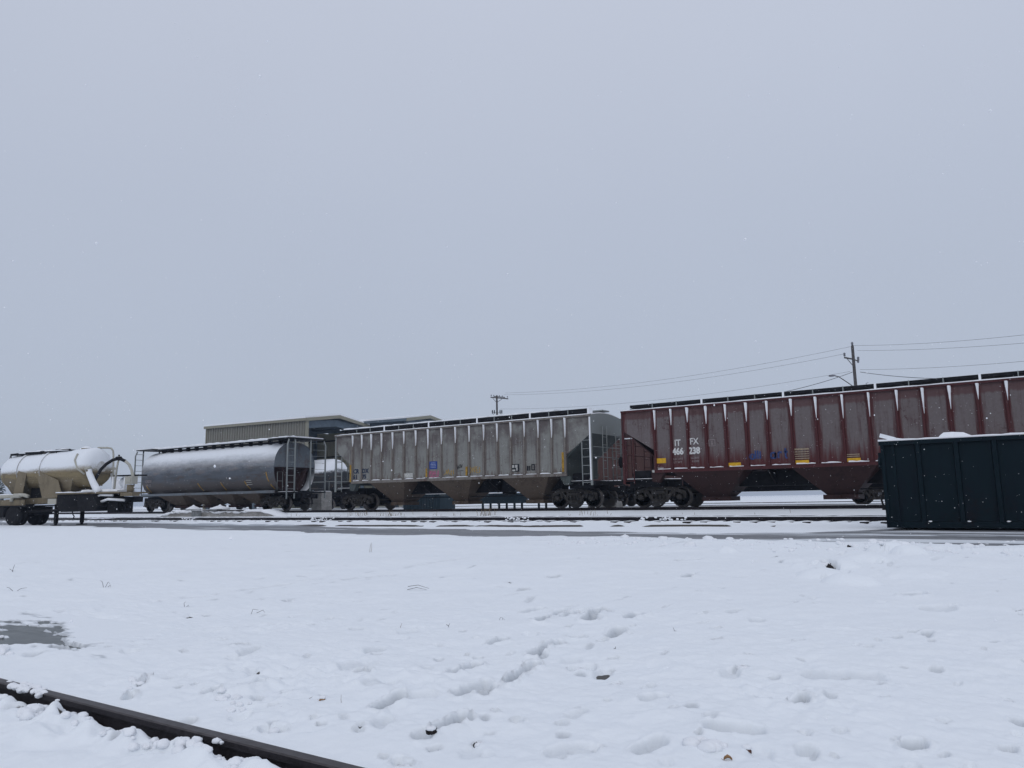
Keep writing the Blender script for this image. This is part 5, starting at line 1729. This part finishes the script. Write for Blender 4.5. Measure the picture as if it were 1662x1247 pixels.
wl = [
    (P(820, 638, 105), P(1380, 563, 72), .9, 'highest thin wire between the two utility poles'),
    (P(818, 641, 105), P(1369, 575, 72), .9, 'second thin wire strung below the highest one between the poles'),
    (P(812, 664, 105), P(1380, 603, 72), .9, 'lowest long wire between the poles, near the lamp arm'),
    (P(1255, 640, 60), P(1384, 604, 72), .15, 'short drooping wire left of the lamp pole, ending behind the red hopper'),
    (P(1384, 561, 72), P(1720, 537, 52), .25, 'topmost wire running right from the lamp pole'),
    (P(1391, 569, 72), P(1720, 552, 52), .2, 'second wire running right from the lamp pole'),
    (P(1396, 600, 72), P(1720, 581, 52), .2, 'faint low wire running right from the lamp pole'),
    (P(1396, 604, 72), P(1530, 615, 60), .12, 'dark thick wire sloping down right from the lamp pole'),
]
for i, (a, b, sg, lb) in enumerate(wl):
    wire_between(a, b, sg, lb, .024 if i in (3, 7) else .011)

# ------------------------------------------------------------------ far trees at the left edge
t = thing('evergreen_tree', 'dark distant tree at the left edge beyond the tank trailer', 'tree', (-160.5, 33.5, -.2))
MB().tube([(0, 0, 0), (0, 0, 4), (0.1, 0, 8.2)], [.25, .18, .04], 8).build('trunk', 'pole_wood', t)
mb = MB()
for k in range(1400):
    z = random.uniform(1.2, 8.4)
    rad = 2.3 * (1 - (z / 9.0) ** 1.6) * math.sqrt(random.random()) + .1
    a = random.uniform(0, 6.283)
    c = Vector((rad * math.cos(a), rad * math.sin(a), z - rad * .15))
    u = Vector((random.gauss(0, 1), random.gauss(0, 1), random.gauss(0, .4))).normalized() * .28
    v = Vector((random.gauss(0, 1), random.gauss(0, 1), random.gauss(0, 1))).normalized() * .12
    mb.add([c - u, c + v, c + u, c - v], [(0, 1, 2, 3)])
mb.build('crown', 'evergreen', t)


# ------------------------------------------------------------------ small things lying in or growing through the foreground snow
def leaf(label, px, py, size, mat, rz, capped=True, kind='dead_leaf', cat='dead leaf'):
    p = gz(px, py)
    z = ground_z(p[0], p[1])
    size *= .72
    t = thing(kind, label, cat, (p[0], p[1], z - size * .05), rz, 'litter in the foreground snow')
    mb = MB()
    n, m = 7, 5
    vs, fs = [], []
    for i in range(n):
        for j in range(m):
            u, v = i / (n - 1), j / (m - 1) - .5
            w = math.sin(math.pi * min(1, u * .92 + .06)) ** .8 * (.9 + .25 * math.sin(u * 14))
            vs.append(((u - .5) * size, v * w * size * .8, size * ((-.40 if capped else .42) * (abs(v) * 1.6) ** 1.5 + .30 * math.sin(u * 3.1) + (.16 if capped else 0) + random.uniform(-.03, .03))))
    for i in range(n - 1):
        for j in range(m - 1):
            a = i * m + j
            fs.append((a, a + 1, a + m + 1, a + m))
    mb.add(vs, fs, True)
    mb.tube([(-size * .5, 0, size * .05), (-size * .75, .01, size * .16)], size * .02, 5)
    mb.build('blade', mat, t)
    if capped:
        mb = MB(); mb.ball((size * .05, size * .10, size * .46), size * .50, 14, 9, (1.1, .9, .55), .05); mb.build('snow_cap', 'fresh_snow', t)
    return t


leaf('dark curled leaf with a tan edge under a snow cap, below the footprints', 943, 1088, .125, 'clod', .9)
leaf('tan leaf scrap standing upright beside the dark curled leaf', 934, 1086, .05, 'leaf_tan', 1.3, False)
leaf('reddish brown leaf under snow, right of the foreground rail', 446, 1186, .085, 'leaf_brown', 2.0)
leaf('small tan leaf edge poking up above the reddish leaf', 523, 1144, .05, 'leaf_tan', .8)
leaf('reddish leaf half buried near the bottom edge', 1212, 1224, .06, 'leaf_brown', .2)
leaf('tan leaf lying at the bottom edge among snow clumps', 1182, 1241, .05, 'leaf_tan', .5, False)


def clod(label, px, py, r, cat='clod', capped=True):
    p = gz(px, py)
    z = ground_z(p[0], p[1])
    t = thing('earth_clod', label, cat, (p[0], p[1], z), random.uniform(0, 6), 'dark clods in the snow')
    r *= 1.3 if cat == 'clod' else 1.0
    mb = MB(); mb.ball((0, 0, r * .4), r, 10, 7, (1.2, .8, .8), .25); mb.build('lump', 'clod', t)
    if capped:
        mb = MB(); mb.ball((r * .2, r * .5, r * .95), r * .95, 10, 6, (1.2, 1, .5), .12); mb.build('snow_cap', 'fresh_snow', t)


clod('dark clod to the right of and below the curled leaf', 1001, 1115, .028)
clod('dark clod in its own pit right of centre in the snow', 1205, 1089, .032)
clod('small dark clod far right in the open snow', 1373, 1101, .016)
clod('small dark clod below the long footprint', 835, 1174, .02)
clod('dark clod left of the small one near the bottom', 774, 1213, .025)
clod('black clod beside a snow ridge at the bottom edge', 654, 1240, .035)
clod('dark clod between the first footprints and the rail', 700, 1203, .018)
clod('small dark clod in the dents near the right edge', 1484, 963, .03)
clod('tiny dark clod above the round footprints', 849, 955, .02)
clod('dark clod in a dent low in the right half of the snow', 1299, 1144, .018)
clod('little dark clod at the far side of the field, right of centre', 1119, 937, .03)
clod('big dark stone in the ploughed snow bank by the road', 1345, 922, .075, 'stone')
clod('dark stone under rounded snow at the road edge left of the dumpster', 1432, 886, .06, 'stone')
clod('small stone among the ploughed snow lumps by the road', 1378, 890, .045, 'stone')


def stalk(label, px, py, blades, mat, r=.0022):
    p = gz(px, py)
    z = ground_z(p[0], p[1])
    t = thing('grass_stalk', label, 'grass', (p[0], p[1], z - .01), 0, 'dry grass stalks in the snow')
    for pts in blades:
        mb = MB()
        mb.tube([(ax.x * a, ax.y * a, b) for a, b in pts], [r * .62, r * .55, r * .3][:len(pts)] if len(pts) == 3 else r * .6, 5)
        mb.build('blade', mat, t)


stalk('tall pair of pale grass stems near the middle of the field', 600, 897, [[(0, 0), (.01, .12), (.03, .20)], [(.03, 0), (.04, .10), (.04, .19)]], 'grass_dry', .006)
stalk('two dark twigs lying flat on the snow left of the footprints', 676, 953, [[(-.12, .02), (0, .045), (.13, .015)], [(-.11, .06), (.02, .075), (.16, .03)]], 'grass_dark', .005)
stalk('bent grass arches in the snow left of centre', 412, 989, [[(-.03, 0), (-.01, .06), (.05, .05)], [(.03, .02), (.10, .05), (.13, .0)]], 'grass_dark', .004)
stalk('small grass tuft at the left of the field', 300, 981, [[(0, 0), (-.01, .05), (.01, .07)], [(.01, 0), (.04, .03), (.05, .01)]], 'grass_dark', .004)
stalk('grass tuft in the upper left of the field', 168, 955, [[(0, 0), (-.02, .08), (-.05, .10)], [(.02, 0), (.06, .08), (.09, .05)], [(.05, 0), (.09, .04), (.1, .0)]], 'grass_dark', .005)
stalk('grass tuft at the far left edge of the field', 22, 958, [[(0, 0), (-.06, .05), (-.1, .06)], [(.04, 0), (.10, .04), (.18, .05)]], 'grass_dark', .005)
stalk('lone grass tip at the far left near the road', 20, 925, [[(0, 0), (.02, .09), (.04, .14)], [(.02, .02), (-.05, .06)]], 'grass_dark', .006)
stalk('tiny dark sprig left of the upper footprints', 728, 1019, [[(0, 0), (0, .03), (.012, .05)], [(0, .03), (-.02, .04)]], 'grass_dark', .004)
stalk('small bent sprig left of the footprint cluster', 812, 1007, [[(-.01, 0), (.0, .035), (.02, .03)], [(.02, 0), (.022, .03), (.04, .01)]], 'grass_dark', .003)
stalk('thin slanted straw in the middle of the snow', 649, 1018, [[(0, 0), (.01, .03), (.018, .05)]], 'grass_dry', .003)
stalk('single dark sprig to the right of the round footprints', 1094, 1029, [[(0, 0), (.003, .02), (-.005, .04)], [(0, .01), (.02, .012)]], 'grass_dark', .003)
stalk('dark sprig below the round footprints', 999, 1060, [[(0, 0), (.002, .025)], [(0, .01), (-.012, .012)]], 'grass_dark', .003)
stalk('upright straw beside the tan leaf edge', 554, 1150, [[(0, 0), (-.003, .03), (-.002, .055)]], 'grass_dry', .002)
stalk('slanted straw left of the tan leaf edge', 497, 1140, [[(0, 0), (.02, .012), (.035, .02)]], 'grass_dry', .002)
stalk('thin straw by the snow ridge left of the rail', 247, 1104, [[(0, 0), (.006, .02), (.01, .03)]], 'grass_dark', .002)

# dead weeds along the tracks: too many stems to count
mb = MB()
for px, n_, sz, spread in [(633, 30, .26, .5), (745, 8, .16, .4), (588, 16, .22, .4), (575, 12, .3, .4), (784, 26, .34, .25), (938, 12, .2, .5), (948, 14, .22, .3), (990, 10, .12, .3), (710, 8, .22, .3), (545, 8, .18, .5), (470, 8, .2, .4), (500, 6, .2, .4), (640, 8, .18, .5), (195, 10, .22, .6), (172, 6, .2, .4), (1250, 5, .12, .6), (1110, 5, .1, .5)]:
    p = on_y(px, 834, -3.1 if px > 300 else -7.6)
    for k in range(n_ if px in (633, 784, 588) else n_ // 2):
        x, y = p[0] + random.gauss(0, spread), p[1] + random.gauss(0, .25)
        z = ground_z(x, y)
        h = sz * random.uniform(.5, 1.2)
        lx, ly = random.gauss(0, h * .4), random.gauss(0, h * .3)
        mb.tube([(x, y, z - .02), (x + lx * .4, y + ly * .4, z + h * .7), (x + lx, y + ly, z + h)], [.007, .006, .003], 4)
o = mb.build('dead_weeds', 'grass_dry', kind='stuff')
o['label'] = 'dry brown weeds growing between the rails'
o['category'] = 'weeds'

# ------------------------------------------------------------------ falling snow
NF = 15000
c = np.stack([rng.uniform(-34, 8, NF), rng.uniform(-31.5, -3, NF), rng.uniform(-.6, 7.5, NF)], 1)
d = np.linalg.norm(c - CAM, axis=1)
c = c[d > 1.6]
rr = rng.uniform(.0022, .0062, len(c)) * (1 + (rng.random(len(c)) < .06) * .7)
octa = np.array([(1, 0, 0), (-1, 0, 0), (0, 1, 0), (0, -1, 0), (0, 0, 1), (0, 0, -1)], float)
fo = np.array([(0, 2, 4), (2, 1, 4), (1, 3, 4), (3, 0, 4), (2, 0, 5), (1, 2, 5), (3, 1, 5), (0, 3, 5)])
sq = rng.uniform(.6, 1.2, (len(c), 1, 3))
vv = (c[:, None, :] + octa[None] * rr[:, None, None] * sq).reshape(-1, 3)
ff = (np.arange(len(c))[:, None, None] * 6 + fo[None]).reshape(-1, 3)
me = bpy.data.meshes.new('falling_snow')
me.from_pydata(vv.tolist(), [], ff.tolist())
me.materials.append(M['flake'])
o = link('falling_snow', me, kind='stuff')
o['label'] = 'snowflakes drifting down across the yard'
o['category'] = 'snow'

# ------------------------------------------------------------------ thin winter haze
HZ = NT('haze')
HZ.t.nodes.remove(HZ.b)
pv = HZ.n('VolumePrincipled')
pv.inputs['Color'].default_value = (.62, .76, 1.0, 1)
pv.inputs['Density'].default_value = 0.0006
pv.inputs['Anisotropy'].default_value = 0.1
outn = [n for n in HZ.t.nodes if n.type == 'OUTPUT_MATERIAL'][0]
HZ.l(pv.outputs[0], outn.inputs['Volume'])
MATS['haze'] = HZ.m
MB().box(-950, 350, -80, 950, -2.2, 17).build('haze', 'haze', kind='stuff')
